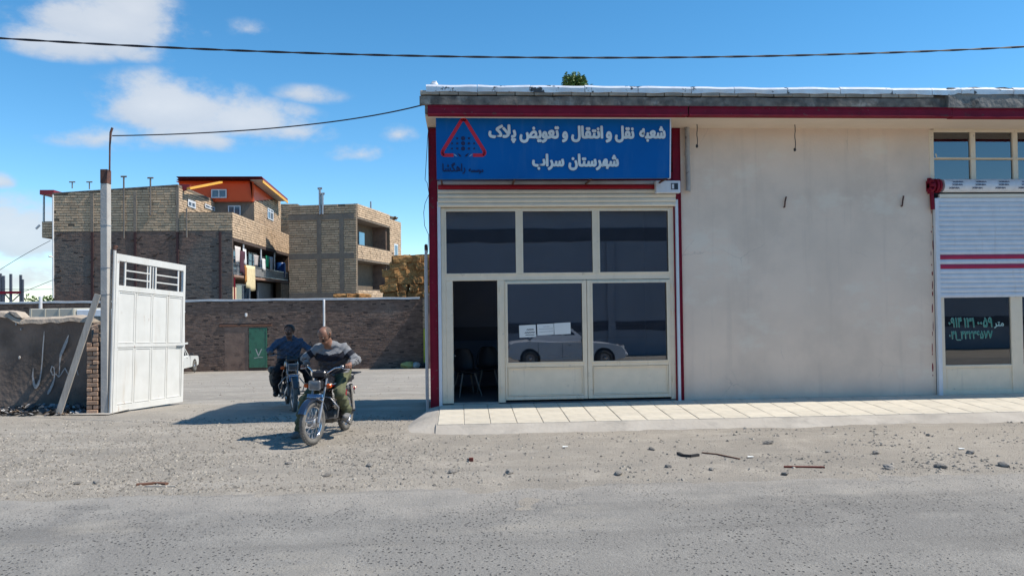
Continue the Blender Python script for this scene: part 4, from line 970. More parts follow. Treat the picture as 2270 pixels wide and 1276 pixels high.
def front_window(pxa, pya, pxb, pyb, Y, parent, bars=1):
    A, B = on_y(pxa, pya, Y), on_y(pxb, pyb, Y); z0, z1 = min(A.z, B.z), max(A.z, B.z); fr_ = MB(); t = .08
    fr_.box((A.x, Y - .1, z0), (A.x + t, Y - .04, z1)); fr_.box((B.x - t, Y - .1, z0), (B.x, Y - .04, z1)); fr_.box((A.x, Y - .099, z0), (B.x, Y - .042, z0 + t)); fr_.box((A.x, Y - .099, z1 - t), (B.x, Y - .042, z1))
    for k in range(bars): xx = A.x + (B.x - A.x) * (k + 1) / (bars + 1); fr_.box((xx - .035, Y - .098, z0), (xx + .035, Y - .042, z1))
    o = fr_.build('window', white_sh, parent); MB().box((A.x, Y - .07, z0), (B.x, Y - .055, z1)).build('pane', far_glass, o); return o
side_window(xm, 414, 441, 431, 463, bA); side_window(xm, 452, 451, 474, 468, bA)
# set-back top storey and the orange roof
XT = on_y(563, 470, yb2).x; yb3 = on_x(622, 470, XT).y; zt3 = on_y(563, 446, yb2).z
MB().box((xm - 4, yb2, zs), (XT, yb3, zt3)).build('top_storey', frame_conc, bA)
MB().prism([(XT - .01, yb2, zt3 - .1), (XT - .01, yb2, zt3), (XT - .01, yb3, zt3 + 1.5), (XT - .01, yb3, zt3 - .1)], (-.2, 0, 0)).build('gable_wall', tan_mortar, bA)
brick_field((XT, yb2, ztr - .6), (0, 1, 0), (0, 0, 1), (1, 0, 0), yb3 - yb2, zt3 - ztr + 2.1, .50, .138, .042, .03, .01, topf=lambda u: zt3 - ztr + .6 + 1.5 * u / (yb3 - yb2)).build('top_bricks', tan_block, bA, kind='stuff')
front_window(506, 456, 534, 478, yb2, bA); side_window(XT, 591, 460, 604, 490, bA)
XE = XT + .9
r0 = on_y(563, 447, yb2 - .3).z; r1 = on_y(563, 403, yb2 - .3).z; zrg = on_x(580, 397, XE).z; zre = on_x(638, 446, XE).z; yre = on_x(638, 446, XE).y; yrg = on_x(580, 397, XE).y
rf = MB(); xl0 = on_y(398, 420, yb2 - .3).x
rf.prism([(XT - .05, yb2 - .3, r0), (XT - .05, yb2 - .3, r1), (XT - .05, yrg, zrg - .15), (XT - .05, yre - .6, zre)], (xl0 - XT, 0, 0)); roofo = rf.build('roof', orange_m, bA)
MB().prism([(XE, yb2 - .6, r1 + .05), (XE, yrg, zrg), (XE, yre, zre), (XE, yre, zre + .22), (XE, yrg, zrg + .22), (XE, yb2 - .6, r1 + .22)], (xl0 - XE, 0, 0)).build('roof_sheet', maroon_m, roofo)
MB().prism([(XE + .03, yrg + .3, zrg - .24), (XE + .03, yre, zre - .20), (XE + .03, yre, zre + .02), (XE + .03, yrg + .3, zrg - .02)], (-.06, 0, 0)).build('barge_trim', yellow_trim, roofo)
MB().prism([(XE - .04, yrg + .2, zrg - .06), (XE - .04, yre - .2, zre - .04), (XE - .04, yre - .2, zre + .0), (XE - .04, yrg + .2, zrg - .02)], (-.9, 0, 0)).build('eave_soffit', mat('white_soffit', (.62, .60, .56), None, .8), roofo)
front_window(469, 420, 503, 439, yb2 - .40, roofo)
# flap of roof over the left part with yellow trim
a, b, c_, d_ = Apt(397, 409, 58), Apt(418, 415, 58), Apt(490, 401, 60), Apt(470, 441, 60)
MB().prism([Apt(398, 425, yb2 - .32), Apt(420, 419, yb2 - .32), Apt(490, 405, yb2 - .32), Apt(563, 403.5, yb2 - .32), Apt(563, 446, yb2 - .32), Apt(478, 443, yb2 - .32)], (0, -.06, 0)).build('roof_front', orange_m, roofo)
MB().bar(Apt(418, 418, 56.7), Apt(490, 404, 62.5), .25, .14).build('flap_trim', yellow_trim, roofo)
MB().prism([Apt(397, 408, 56.8), Apt(421, 409, 56.8), Apt(418, 417, 56.8), Apt(397, 426, 56.8)], (0, .3, 0)).build('fascia', maroon_m, roofo)
# left balcony with red canopy
q0, q1 = Apt(90, 490), Apt(118.5, 526)
MB().box((q0.x, AY + .2, q1.z), (ax0, AY + 3, q0.z)).build('balcony', tan_mortar, bA)
brick_field((q0.x, AY + .2, q1.z), (1, 0, 0), (0, 0, 1), (0, -1, 0), ax0 - q0.x, q0.z - q1.z, .50, .138, .046, .03).build('balcony_bricks', tan_block, bA, kind='stuff')
q2, q3 = Apt(88, 421), Apt(119, 431)
MB().box((q2.x, AY, q3.z), (ax0, AY + 3, q2.z)).build('canopy', maroon_m, bA)
MB().tube([Apt(97.5, 431, AY + .25), Apt(97, 492, AY + .25)], .07, 8).build('canopy_post', alu, bA)
MB().tube([Apt(88, 499, AY + .3), Apt(80, 507, AY + .3)], .08, 8).build('waste_pipe', pvc, bA)
MB().tube([Apt(118, 570, AY - .05), Apt(108, 568, AY - .3)], .05, 6).build('lamp_arm', alu, bA)
MB().tube([Apt(117.5, 432, AY - .05), Apt(118, 660, AY - .05)], .06, 8).build('downpipe', pvc, bA)
# steel columns set in the wall and chimney flues standing proud of it
for px, y0, y1 in ((205, 428, 662), (300, 425, 662), (394, 415, 662), (488, 513, 662)):
    a, b = Apt(px, max(y0, 514)), Apt(px, y1); MB().bar((a.x, AY - .05, a.z), (a.x, AY - .05, zb0), .15, .08, (0, 1, 0)).build('steel_column', mat('dark_steel', (.055, .022, .022), None, .8), bA)
    if y0 < 500: t_ = Apt(px, y0); MB().bar((a.x, AY - .05, a.z + .01), (a.x, AY - .05, t_.z), .2, .09, (0, 1, 0)).build('concrete_column', frame_conc, bA)
for px, y0, y1, cap in ((276, 392, 528, 1), (335, 395, 478, 1), (415, 462, 527, 0), (162, 404, 418, 1), (200, 404, 420, 1)):
    a, b = Apt(px, y0), Apt(px, y1); fl = MB().tube([(a.x, AY - .12, b.z), (a.x, AY - .12, a.z)], .06 if y1 > 430 else .04, 8).build('flue', mat('sooty_pipe', (.17, .15, .13), (.11, .10, .09), .7, 3), bA)
    if cap: MB().tube([(a.x - .2, AY - .12, a.z), (a.x + .2, AY - .12, a.z)], .06 if y1 > 430 else .045, 8).build('cowl', mat('sooty_pipe', (.1, .1, .1)), fl)
for px, py in ((133, 520), (300, 530), (310, 527), (385, 530), (375, 527), (132, 598), (127, 612), (205, 610), (346, 566), (290, 618), (205, 575)):
    c = Apt(px, py); MB().bar((c.x - random.uniform(.1, .3), AY - .04, c.z - random.uniform(.0, .25)), (c.x + random.uniform(.1, .3), AY - .04, c.z + random.uniform(-.1, .2)), .09, .06).build('rubble_scar', brown_mortar, bA)
# lit side: open balcony storeys
S = lambda px, py: on_x(px, py, ax1)
zc1 = zp1                                             # underside of the parapet band
zd = S(515, 608).z; zr1 = S(515, 584).z
inX = ax1 - 1.3
MB().box((inX, AY + .25, zc1 - .2), (ax1 + .02, yb1, zc1 + .004)).build('balcony_ceiling', brown_mortar, bA)
MB().box((inX, AY + .25, zd - .16), (ax1 + .05, yb1, zd)).build('balcony_floor', mat('slab_edge', (.30, .19, .14), None, .9), bA)
MB().box((ax1 - 1.25, yb1 - .3, zb0), (ax1 - .02, yb1 - .05, zc1 - .2)).build('balcony_end_wall', brown_brick, bA)
for f in (.17, .45, .70): yy = AY + (yb1 - AY) * f; MB().box((ax1 - .12, yy - .06, zd), (ax1 - .04, yy + .06, zc1 - .2)).build('balcony_post', white_sh, bA)
for f0, f1_, z0, z1 in ((.03, .14, zd + .5, zc1 - .4), (.2, .42, zd + .1, zc1 - .5), (.48, .62, zd + .1, zc1 - .4), (.66, .8, zd + .1, zc1 - .5), (.05, .2, zb0, zd - .5), (.28, .5, zb0, zd - .5)):
    y0, y1 = AY + (yb1 - AY) * f0, AY + (yb1 - AY) * f1_
    fr_ = MB(); 
    for yy in (y0, (y0 + y1) / 2, y1): fr_.box((inX + .02, yy - .06, z0), (inX + .09, yy + .06, z1))
    fr_.box((inX + .021, y0, z1 - .1), (inX + .088, y1, z1)); fr_.box((inX + .021, y0, z0 + (z1 - z0) * .65), (inX + .087, y1, z0 + (z1 - z0) * .65 + .08))
    o = fr_.build('window', white_sh, bA); MB().box((inX + .03, y0, z0), (inX + .045, y1, z1)).build('pane', far_glass, o)
rl = MB(); yA, yBr = AY + .1, yb1 - .6
rl.box((ax1 - .02, yA, zr1), (ax1 + .04, yBr, zr1 + .06)); rl.box((ax1 - .02, yA, zd + .08), (ax1 + .04, yBr, zd + .14))
for k in range(60):
    yy = yA + (yBr - yA) * k / 59; rl.box((ax1 - .005, yy - .02, zd + .14), (ax1 + .025, yy + .02, zr1))
rail = rl.build('balcony_railing', alu, bA)
MB().box((ax1 - .03, AY + (yb1 - AY) * .33, zd + .15), (ax1 - .015, yBr - 1.5, zr1)).build('rail_screen', mat('grey_screen', (.40, .39, .37), (.30, .29, .28), .9, 3), rail)
pa_, pb_ = S(622, 640).y, S(641, 640).y
MB().box((ax1 - .4, pa_, zb0), (ax1 + .02, pb_, zd - .16)).build('brick_pier', tan_mortar, bA)
brick_field((ax1 + .02, pa_, zb0), (0, 1, 0), (0, 0, 1), (1, 0, 0), pb_ - pa_, zd - .2 - zb0, .46, .10, .03, .03).build('pier_bricks', tan_block, bA, kind='stuff')
MB().box((ax1 - .4, AY + .0, zb0), (ax1 + .02, AY + .9, zd - .9)).build('low_pier', tan_block, bA)
MB().box((ax1 - .7, S(588, 640).y, zb0), (ax1 - .6, pa_ - .2, zd - .3)).build('grey_shutter', mat('grey_shut', (.17, .19, .22), None, .6), bA)
MB().bar((ax1, S(518, 600).y, zd - .2), (ax1, S(518, 600).y, zb0), .16, .1, (0, 1, 0)).build('steel_column', oxide, bA)
# laundry and a barrel on the balcony
def cloth(name, f0, f1_, zt_, zb_, m, lab, xo=.06):
    mb = MB(); y0, y1 = AY + (yb1 - AY) * f0, AY + (yb1 - AY) * f1_; nu, nv = 9, 7; ph = random.random() * 9
    for j in range(nv):
        for i in range(nu):
            u, v = i / (nu - 1), j / (nv - 1); mb.v.append((ax1 + xo + .06 * math.sin(u * 9 + ph + v) * v, y0 + (y1 - y0) * (u * (1 - .12 * v) + .06 * v), zt_ + (zb_ - zt_) * (v + .06 * math.sin(u * 5 + ph) * v)))
    mb.f = [(j * nu + i, j * nu + i + 1, (j + 1) * nu + i + 1, (j + 1) * nu + i) for j in range(nv - 1) for i in range(nu - 1)]; mb.mi = [0] * len(mb.f)
    o = mb.build(name, m, smooth=True); md = o.modifiers.new('thick', 'SOLIDIFY'); md.thickness = .02
    return tag(o, lab, 'laundry', 'laundry on the balcony')
hz_ = zr1 + .95
cl = lambda n_, c: mat(n_, c, None, .95, 4)
cloth('hanging_cloth', .02, .10, hz_ + .35, zr1 + .1, cl('cl_pale', (.60, .54, .50)), 'pale pinkish sheet hung at the balcony corner')
cloth('hanging_cloth', .09, .16, hz_ + .1, zd + .1, cl('cl_dark', (.06, .015, .03)), 'dark maroon cloth draped over the balcony rail', .08)
cloth('hanging_cloth', .14, .185, hz_ + .3, zr1 + .1, cl('cl_white', (.72, .72, .72)), 'white shirt on the line beside the maroon cloth', .03)
cloth('hanging_blanket', .17, .31, zr1 + .06, zd - 1.0, cl('cl_cream', (.72, .60, .36)), 'long cream blanket hanging down over the balcony rail', .10)
cloth('hanging_cloth', .15, .19, zr1 + .02, zd - .5, cl('cl_ochre', (.40, .17, .04)), 'narrow ochre cloth hanging beside the cream blanket', .09)
cloth('hanging_cloth', .34, .42, hz_ + .1, zr1 + .15, cl('cl_grey', (.42, .38, .37)), 'grey shirts hung on the line behind the rail', -.15)
cloth('hanging_cloth', .44, .50, hz_ - .1, zr1 - .1, cl('cl_white', (.7, .7, .7)), 'white towel on the line left of the green cloth', .05)
cloth('hanging_cloth', .505, .565, hz_ + .2, zr1 + .2, cl('cl_green', (.03, .42, .20)), 'bright green cloth on the balcony line', .06)
cloth('hanging_cloth', .575, .64, hz_ + .2, zr1 - .05, cl('cl_white', (.7, .7, .7)), 'white towel on the line right of the green cloth', .05)
br = MB(); bp_ = S(630, 595); br.lathe((ax1 - .35, bp_.y, zd + .3), (0, 0, 1), [(0, .42), (.05, .46), (.5, .47), (.55, .49), (.6, .47), (1.3, .46), (1.4, .40)], 18)
tag(br.build('water_barrel', mat('blue_plastic', (.01, .07, .28), None, .4), smooth=True, auto=40), 'blue plastic barrel at the end of the balcony', 'barrel')

# ---- second building, turned a little
t = R(12); C0 = on_y(790, 560, 64.0); dF = Vector((-math.cos(t), math.sin(t), 0)); dS = Vector((math.sin(R(13)), math.cos(R(13)), 0))
nF = Vector((-math.sin(t), -math.cos(t), 0)); nS = Vector((math.cos(R(13)), -math.sin(R(13)), 0)); C0.z = 0
PF = lambda px, py: on_plane(px, py, C0, nF); PS = lambda px, py: on_plane(px, py, C0, nS)
wF = (PF(641, 560) - C0).dot(dF); wS = (PS(889, 560) - C0).dot(dS); zT = PF(790, 450).z
bB = thing('unfinished_block', 'unfinished tan block building with grey concrete frame and recessed balconies', 'building', C0 + dF * 3 + Vector((0, 0, zb0)))
def bpt(u, v, z, off=0): return C0 + dF * u + dS * v + Vector((0, 0, z))
def bbx(mb, u0, u1, v0, v1, z0, z1):
    mb.prism([bpt(u0, v0, z0), bpt(u1, v0, z0), bpt(u1, v0, z1), bpt(u0, v0, z1)], dS * (v1 - v0)); return mb
bbx(MB(), 1.6, wF, .02, wS, zb0, zT - .05).build('core', tan_mortar, bB)
bbx(MB(), 0, 1.6, 0.02, .3, zb0, zT - .05).build('front_return', tan_mortar, bB)
brick_field(C0 + Vector((0, 0, zb0)), dF, (0, 0, 1), nF, wF, zT - zb0 + .1, .62, .145, .050, .03, .012, .004, topf=lambda u: zT - zb0 + .1 - (.35 if 1.1 < u < 1.35 else 0) - .12 * (u > 4.6)).build('front_blocks', tan_block, bB, kind='stuff')
for py in (481, 568, 655):
    z = PF(715, py).z; bbx(MB(), .15, wF, -.07, .0, z - .24, z + .24).build('concrete_beam', frame_conc, bB)
for px in (708, 758):
    u = (PF(px, 560) - C0).dot(dF); bbx(MB(), u - .19, u + .19, -.075, 0, zb0, PF(px, 481).z + .1).build('concrete_column', frame_conc, bB)
u = (PF(712, 440) - C0).dot(dF)
for k, (du, h_) in enumerate(((0, 1.75), (.22, 1.3))):
    a = bpt(u - du, -.25, PF(712, 476).z); f = MB().tube([a, a + Vector((0, 0, h_ + .4))], .10, 10).build('flue', alu, bB); MB().tube([a + Vector((-.18, 0, h_ + .4)), a + Vector((.18, 0, h_ + .42))], .09, 8).build('cowl', alu, f)
a = bpt(-.0, 3.6, zT); MB().tube([a, a + Vector((0, 0, .6))], .07, 8).build('flue', alu, bB)
# side: floors, parapets, end pier
vE = (PS(864, 560) - C0).dot(dS)
zz = [PS(793, q_).z for q_ in (453, 481, 541, 573, 640, 663)]
def sband(v0, v1, z0, z1, name, mname):
    bbx(MB(), 0, .3, v0, v1, z0, z1).build(name, tan_mortar, bB)
    brick_field(C0 + dS * v0 + Vector((0, 0, z0)), dS, (0, 0, 1), nS, v1 - v0, z1 - z0, .55, .14, .044, .03, .01).build(mname, tan_block, bB, kind='stuff')
sband(.3, vE, zz[1], zT, 'roof_parapet', 'parapet_blocks'); sband(.3, vE, zz[3], zz[2], 'balcony_parapet', 'parapet_blocks'); sband(.3, vE, zb0, zz[4], 'balcony_parapet', 'parapet_blocks')
sband(vE, wS, zb0, zT - .35, 'end_pier', 'pier_blocks')
for z in (zz[1], zz[3]): bbx(MB(), .02, 1.6, .3, vE, z - .1, z + .1).build('balcony_slab', frame_conc, bB)
bbx(MB(), .3, 1.6, vE - .2, vE, zb0, zT - .4).build('balcony_side_wall', brown_brick, bB)
for z0, z1 in ((zz[2] - .2, zz[1] - .3), (zz[4] - .2, zz[3] - .3)):
    for v0, v1 in ((.5, 1.9), (2.4, 3.6)):
        f = MB(); 
        for vv in (v0, (v0 + v1) / 2, v1 - .1): bbx(f, 1.5, 1.58, vv, vv + .1, z0, z1)
        bbx(f, 1.505, 1.575, v0, v1, z1 - .1, z1 - .002); o = f.build('window', white_sh, bB); bbx(MB(), 1.54, 1.57, v0 + .02, v1 - .02, z0, z1 - .05).build('pane', far_glass, o)
p0 = PS(828, 518); f = MB(); 
o = bbx(MB(), .7, .76, 2.6, 3.9, zz[2], zz[2] + 1.25).build('glass_screen', mat('blue_glass', (.10, .24, .36), None, .1), bB)
v0, v1 = (PS(873, 560) - C0).dot(dS), (PS(881, 560) - C0).dot(dS); z0, z1 = PS(877, 577).z, PS(877, 541).z
o = bbx(MB(), -.06, -.035, v0, v1, z0, z1).build('window', white_sh, bB); bbx(MB(), -.075, -.062, v0 + .15, v1 - .15, z0 + .12, z1 - .12).build('pane', far_glass, o)
rw0, rw1, rwz = on_y(606, 500, yb1 + .2).x, on_y(660, 500, yb1 + .2).x, on_y(630, 452, yb1 + .2).z
MB().box((rw0, yb1 + .2, zb0), (rw1, yb1 + 6, rwz)).build('rear_wing', tan_mortar, bB)
brick_field((rw0, yb1 + .2, zb0), (1, 0, 0), (0, 0, 1), (0, -1, 0), rw1 - rw0, rwz - zb0, .62, .145, .05, .03, .012).build('wing_blocks', tan_block, bB, kind='stuff')
rb2 = MB()
for k in range(10): rb2.bar(bpt(random.uniform(0, 1.2), random.uniform(3, wS), zT - .1), bpt(random.uniform(0, 1.2), random.uniform(3, wS), zT + .05), .22, .1)
o = rb2.build('roof_rubble', tan_mortar, bB); o['kind'] = 'stuff'

# ---- straw bales stacked beyond the wall
HY = 50.0
bl = MB(); nu = 7; 
def bale_mesh(seed):
    mb = MB(); rnd = random.Random(seed); L_, W2, H2 = .55, .27, .24; N = 6
    for (ax, sg) in ((0, 1), (0, -1), (1, 1), (1, -1), (2, 1), (2, -1)):
        o_ = len(mb.v); o1, o2 = [k for k in range(3) if k != ax]; dims = (L_, W2, H2)
        for j in range(N + 1):
            for i in range(N + 1):
                p = [0, 0, 0]; p[ax] = sg * dims[ax]; p[o1] = dims[o1] * (2 * i / N - 1); p[o2] = dims[o2] * (2 * j / N - 1)
                v = Vector(p); nn_ = mnoise.noise_vector(v * 6 + Vector((seed * 7, 0, 0))) * .05 + mnoise.noise_vector(v * 17 + Vector((seed * 3, 1, 0))) * .025
                r_ = max(abs(p[0]) / L_, .01); v = Vector((v.x, v.y * (1 - .05 * (abs(v.z) / H2) ** 4), v.z * (1 - .06 * (abs(v.x) / L_) ** 4))) + nn_
                mb.v.append(tuple(v))
        for j in range(N):
            for i in range(N): mb.f.append((o_ + j * (N + 1) + i, o_ + j * (N + 1) + i + 1, o_ + (j + 1) * (N + 1) + i + 1, o_ + (j + 1) * (N + 1) + i)); mb.mi.append(0)
    return mb
bal = [bale_mesh(s).build('straw_bale', straw) for s in range(3)]
for b in bal: tag(b, 'golden brown straw bale in the tall stack behind the yard wall', 'straw bale', 'straw bales in the stack')
cnt = 0; zbase = on_y(900, 668, HY).z - .3; ztop = on_y(900, 580, HY).z; nrow = int((ztop - zbase) / .47) + 1
for r_ in range(nrow):
    z = zbase + .24 + .47 * r_; xl_ = on_y(850 + max(0, r_ - nrow + 3) * 9 + 1.5 * r_, 620, HY).x
    for k in range(8):
        for dpt in range(2):
            if dpt == 1 and r_ < nrow - 2: continue
            x = xl_ + .3 + k * .78 + (r_ % 2) * .2 + random.gauss(0, .05)
            
            loc = (x, HY + dpt * 1.0 + random.gauss(0, .06), z + random.gauss(0, .02)); rot = (random.gauss(0, .05), random.gauss(0, .06), random.gauss(0, .12) + (1.571 if random.random() < .12 else 0))
            if cnt < 3: o = bal[cnt]; o.location = loc; o.rotation_euler = rot
            else: o = dup(random.choice(bal), None, loc, rot)
            w_ = ('bottom', 'second', 'third', 'fourth', 'fifth', 'sixth', 'seventh', 'eighth')[min(r_, 7)] if r_ < nrow - 1 else 'top'
            tag(o, 'golden brown straw bale in the %s layer of the stack behind the yard wall' % w_ if w_ in ('top', 'bottom') else 'golden brown straw bale in the %s layer up of the stack behind the yard wall' % w_, 'straw bale', 'straw bales in the %s layer' % w_)
            cnt += 1
pf = MB().box((on_y(846, 660, HY).x, HY - .4, gzw), (on_y(846, 660, HY).x + 7, HY + 2, zbase - .02)).build('bale_platform', cement); tag(pf, 'low concrete platform carrying the straw stack behind the yard wall', 'platform')
for k, px in enumerate((755, 782, 806)):
    c = on_y(px, 655, 47); o = dup(bal[k], None, (c.x, 47, c.z - .02), (.05 * k, .04, .3 * k)); o.scale = (.72, .9, .55); tag(o, 'flattened loose straw bale lying low just behind the wall coping', 'straw bale', 'straw bales on the shed roof')
sr = MB().box((on_y(735, 660, 46).x, 46, gzw), (on_y(826, 660, 46).x, 48.5, on_y(780, 664, 47).z)).build('straw_shed', brown_brick); tag(sr, 'flat topped brick store under the loose straw behind the wall coping', 'shed')

# ---- left distance
fx = thing('steel_frame', 'bare steel columns and beams of an unfinished building beyond the mud wall', 'steel frame', (on_y(20, 660, 75).x, 75, zb0))
for px, y0 in ((1, 606), (8, 611), (24, 607), (46, 609), (50, 619), (-30, 606), (-55, 608)):
    a = on_y(px, y0, 75); MB().bar((a.x, 75, zb0), a, .2, .16).build('column', mat('grey_steel', (.10, .11, .14), None, .6), fx)
a, b = on_y(-55, 649, 75), on_y(47, 648, 75); MB().bar(a, b, .2, .25).build('beam', oxide, fx)
for (p_, q_) in (((28, 667), (46, 650)), ((8, 648), (22, 664))): MB().bar(on_y(*p_, 75), on_y(*q_, 75), .09).build('brace', mat('grey_steel', (.1, .1, .1)), fx)
for k, (pts, lab) in enumerate((([(-40, 625), (30, 575), (112, 533)], 'thin dark wire rising towards the balcony of the brick block'), ([(30, 655), (70, 640), (118, 620)], 'thin dark wire sloping up behind the steel frame'), ([(-40, 640), (30, 642), (118, 641)], 'thin level wire behind the steel frame'))):
    P = [on_y(*p, 66) for p in pts]; d = []
    for u in np.linspace(0, 1, 9): d.append(P[0] * (1 - u) ** 2 * 1 + P[1] * 2 * u * (1 - u) + P[2] * u * u)
    tag(MB().tube(d, .022, 5).build('wire', cable_m), lab, 'wire')
def foliage(mb, c, rad, n, s, seed=0):
    rnd = random.Random(seed)
    for _ in range(n):
        while True:
            p = Vector((rnd.uniform(-1, 1), rnd.uniform(-1, 1), rnd.uniform(-1, 1)))
            if p.length < 1 and p.length > .25 + .3 * rnd.random(): break
        if mnoise.noise(p * 2.2 + Vector((seed, 0, 0))) < -.12: continue
        q_ = Vector(c) + Vector((p.x * rad[0], p.y * rad[1], p.z * rad[2])); a = Vector((rnd.gauss(0, 1), rnd.gauss(0, 1), rnd.gauss(0, .6))).normalized(); b = a.cross(Vector((rnd.gauss(0, 1), rnd.gauss(0, 1), rnd.gauss(0, 1)))).normalized()
        L_ = s * rnd.uniform(.6, 1.3); mb.add([q_ - a * L_, q_ + b * L_ * .45, q_ + a * L_, q_ - b * L_ * .45], [(0, 1, 2, 3)])
def tree(name, lab, base, h, rad, n, s, seed, cz=None, group=None, shoots=0):
    o = thing(name, lab, 'tree', base, group)
    tr = MB(); b = Vector(base); tr.tube([b, b + Vector((.05, 0, h * .4)), b + Vector((-.04, 0, h * .75)), b + Vector((0, 0, h * .97))], [h * .022, h * .018, h * .01, .01], 8)
    rnd = random.Random(seed)
    for k in range(9):
        z = h * (.35 + .06 * k); a = rnd.random() * 6.28; r_ = rad[0] * .8 * (1 - .07 * k); tr.tube([b + Vector((0, 0, z)), b + Vector((r_ * .5 * math.cos(a), r_ * .5 * math.sin(a), z + r_ * .5)), b + Vector((r_ * math.cos(a), r_ * math.sin(a), z + r_ * .9))], [h * .008, h * .005, .005], 6)
    tr.build('trunk', bark_m, o); c = MB(); foliage(c, b + Vector((0, 0, cz or h - rad[2] * (1.25 if shoots else .95))), rad, n, s, seed)
    for k in range(shoots):
        a, q_ = rnd.random() * 6.28, rad[0] * .8 * rnd.random() ** .6; hh_ = rad[2] * rnd.uniform(.22, .34); foliage(c, b + Vector((q_ * math.cos(a), q_ * math.sin(a), h - hh_ * .95 - .28 * q_ * q_ - rnd.uniform(0, .25))), (rad[0] * .15, rad[0] * .15, hh_), 170, s, seed + k + 1)
    c.build('crown', leaf_m, o); return o
tp_ = on_y(1270, 161, 52); tb = (tp_.x, 52, gz(tp_.x, 52)); th_ = tp_.z - tb[2]
tree('poplar_tree', 'slim green tree whose leafy tip rises above the shop roof', tb, th_, (1.35, 1.3, 2.6), 5000, .10, 5, shoots=34)
tq = on_y(1312, 186, 50); tree('young_tree', 'short leafy tree tip beside the taller tree behind the shop roof', (tq.x, 50.3, gz(tq.x, 50)), tq.z - gz(tq.x, 50), (.6, .6, 2.6), 700, .13, 8)
for k, px in enumerate((64, 88, 104, 118)):
    a = on_y(px, 652 + 4 * (k % 2), 95); tree('far_tree', 'low dark far-off tree just above the brick yard wall', (a.x, 95, -2), a.z + 2, (1.1, 1, 1.3), 260, .22, 20 + k, group='far trees beyond the wall')
# white box trailer behind the mud wall
ty = 30.0; ta, tb_ = on_y(64, 684, ty), on_y(166, 700, ty); tg = gz(0, ty)
trl = thing('box_trailer', 'beige flat sided box trailer parked behind the mud wall', 'trailer', (ta.x + 3, ty, tg))
MB().bbox((ta.x, ty, tg + .75), (tb_.x, ty + 2.2, ta.z), .03).build('box_body', mat('beige_panel', (.46, .44, .37), (.40, .38, .32), .6, 1), trl)
MB().bbox((tb_.x + .02, ty + .05, tg + .75), (tb_.x + 2.4, ty + 2.15, ta.z - .05), .03).build('front_section', white_sh, trl)
for k in range(4): MB().box((ta.x + .05 + (tb_.x - ta.x - .15) * k / 3, ty - .03, tg + .76), (ta.x + .10 + (tb_.x - ta.x - .15) * k / 3, ty, ta.z - .01)).build('rib', mat('beige_panel', (.4, .4, .4)), trl)
MB().box((ta.x + .1, ty + .2, tg + .6), (tb_.x + 2.3, ty + 2, tg + .75)).build('chassis', black_m, trl)
for k in range(3):
    for yy in (ty + .1, ty + 1.9):
        w_ = MB().torus((ta.x + .7 + k * 1.4, yy, tg + .4), (0, 1, 0), .29, .11, 24, 8).build('wheel', tyre_m, trl, smooth=True); MB().lathe((ta.x + .7 + k * 1.4, yy - .06, tg + .4), (0, 1, 0), [(0, .2), (.12, .2)], 16).build('rim', alu, w_)

# ---- cables
def catenary(pts, n=60):
    (x0, z0), (x1_, z1), (x2_, z2) = pts; A_ = np.linalg.solve(np.array([[x0 ** 2, x0, 1], [x1_ ** 2, x1_, 1], [x2_ ** 2, x2_, 1]]), np.array([z0, z1, z2])); return A_
CY = 17.2
k3 = [on_y(0, 85, CY), on_y(1140, 127.5, CY), on_y(2270, 104, CY)]; A_ = catenary([(p.x, p.z) for p in k3])
xs_ = np.linspace(-24, 27, 520); tw = MB()
for s_ in range(2):
    tw.tube([(x, CY + .011 * math.cos(x * 4.2 + s_ * math.pi), A_[0] * x * x + A_[1] * x + A_[2] + .011 * math.sin(x * 4.2 + s_ * math.pi)) for x in xs_], .0155, 6)
tag(tw.build('twisted_cable', cable_m, smooth=True), 'thick dark twisted power cable strung across the sky', 'cable')
a, b, c = Vector((rx + .03, PY + .08, zp(299, 247))), on_y(640, 281, 13.2), on_y(944, 231, EY)
w3 = [a * (1 - u) ** 2 + (b * 2 - (a + c) * .5) * 2 * u * (1 - u) + c * u * u for u in np.linspace(0, 1, 40)]
tag(MB().tube(w3, .011, 6).build('service_wire', cable_m), 'thin wire from the gate post rod to the shop roof corner', 'wire')

# ================================================================== INSIDE THE SHOP
shell_m = mat('black_shell', (.022, .022, .026), None, .5)
def chair(x, y, rz, lab):
    t = thing('shell_chair', lab, 'chair', world=False, mat4=Matrix.Translation((x, y, PAVZ + .021)) @ Matrix.Rotation(rz, 4, 'Z'), group='black chairs inside the shop')
    s = MB(); nu, nv = 9, 12
    prof = [(.22, .44), (.18, .43), (.08, .42), (-.05, .415), (-.15, .43), (-.20, .48), (-.225, .56), (-.24, .65), (-.25, .73), (-.26, .80), (-.262, .84), (-.262, .86)]
    for j, (yy, zz_) in enumerate(prof):
        wv = .22 if j < 8 else .22 - .02 * (j - 7) ** 1.3
        for i in range(nu):
            u = 2 * i / (nu - 1) - 1; s.v.append((u * wv, yy + (.05 * u * u if j > 4 else 0), zz_ + (.05 * u * u * (1 if j < 6 else 0))))
    s.f = [(j * nu + i, j * nu + i + 1, (j + 1) * nu + i + 1, (j + 1) * nu + i) for j in range(nv - 1) for i in range(nu - 1)]; s.mi = [0] * len(s.f)
    o = s.build('seat_shell', shell_m, t, smooth=True); md = o.modifiers.new('thick', 'SOLIDIFY'); md.thickness = .012
    for sx in (-1, 1):
        for sy in (-1, 1): MB().tube([(sx * .12, sy * .11, .415), (sx * .22, sy * .21, 0)], [.017, .011], 8).build('leg', mat('pale_leg', (.30, .28, .25), None, .5), t)
    f = MB(); f.bar((-.13, -.12, .40), (.13, .12, .40), .02); f.bar((-.13, .12, .395), (.13, -.12, .395), .02); f.build('under_frame', black_m, t)
    return t
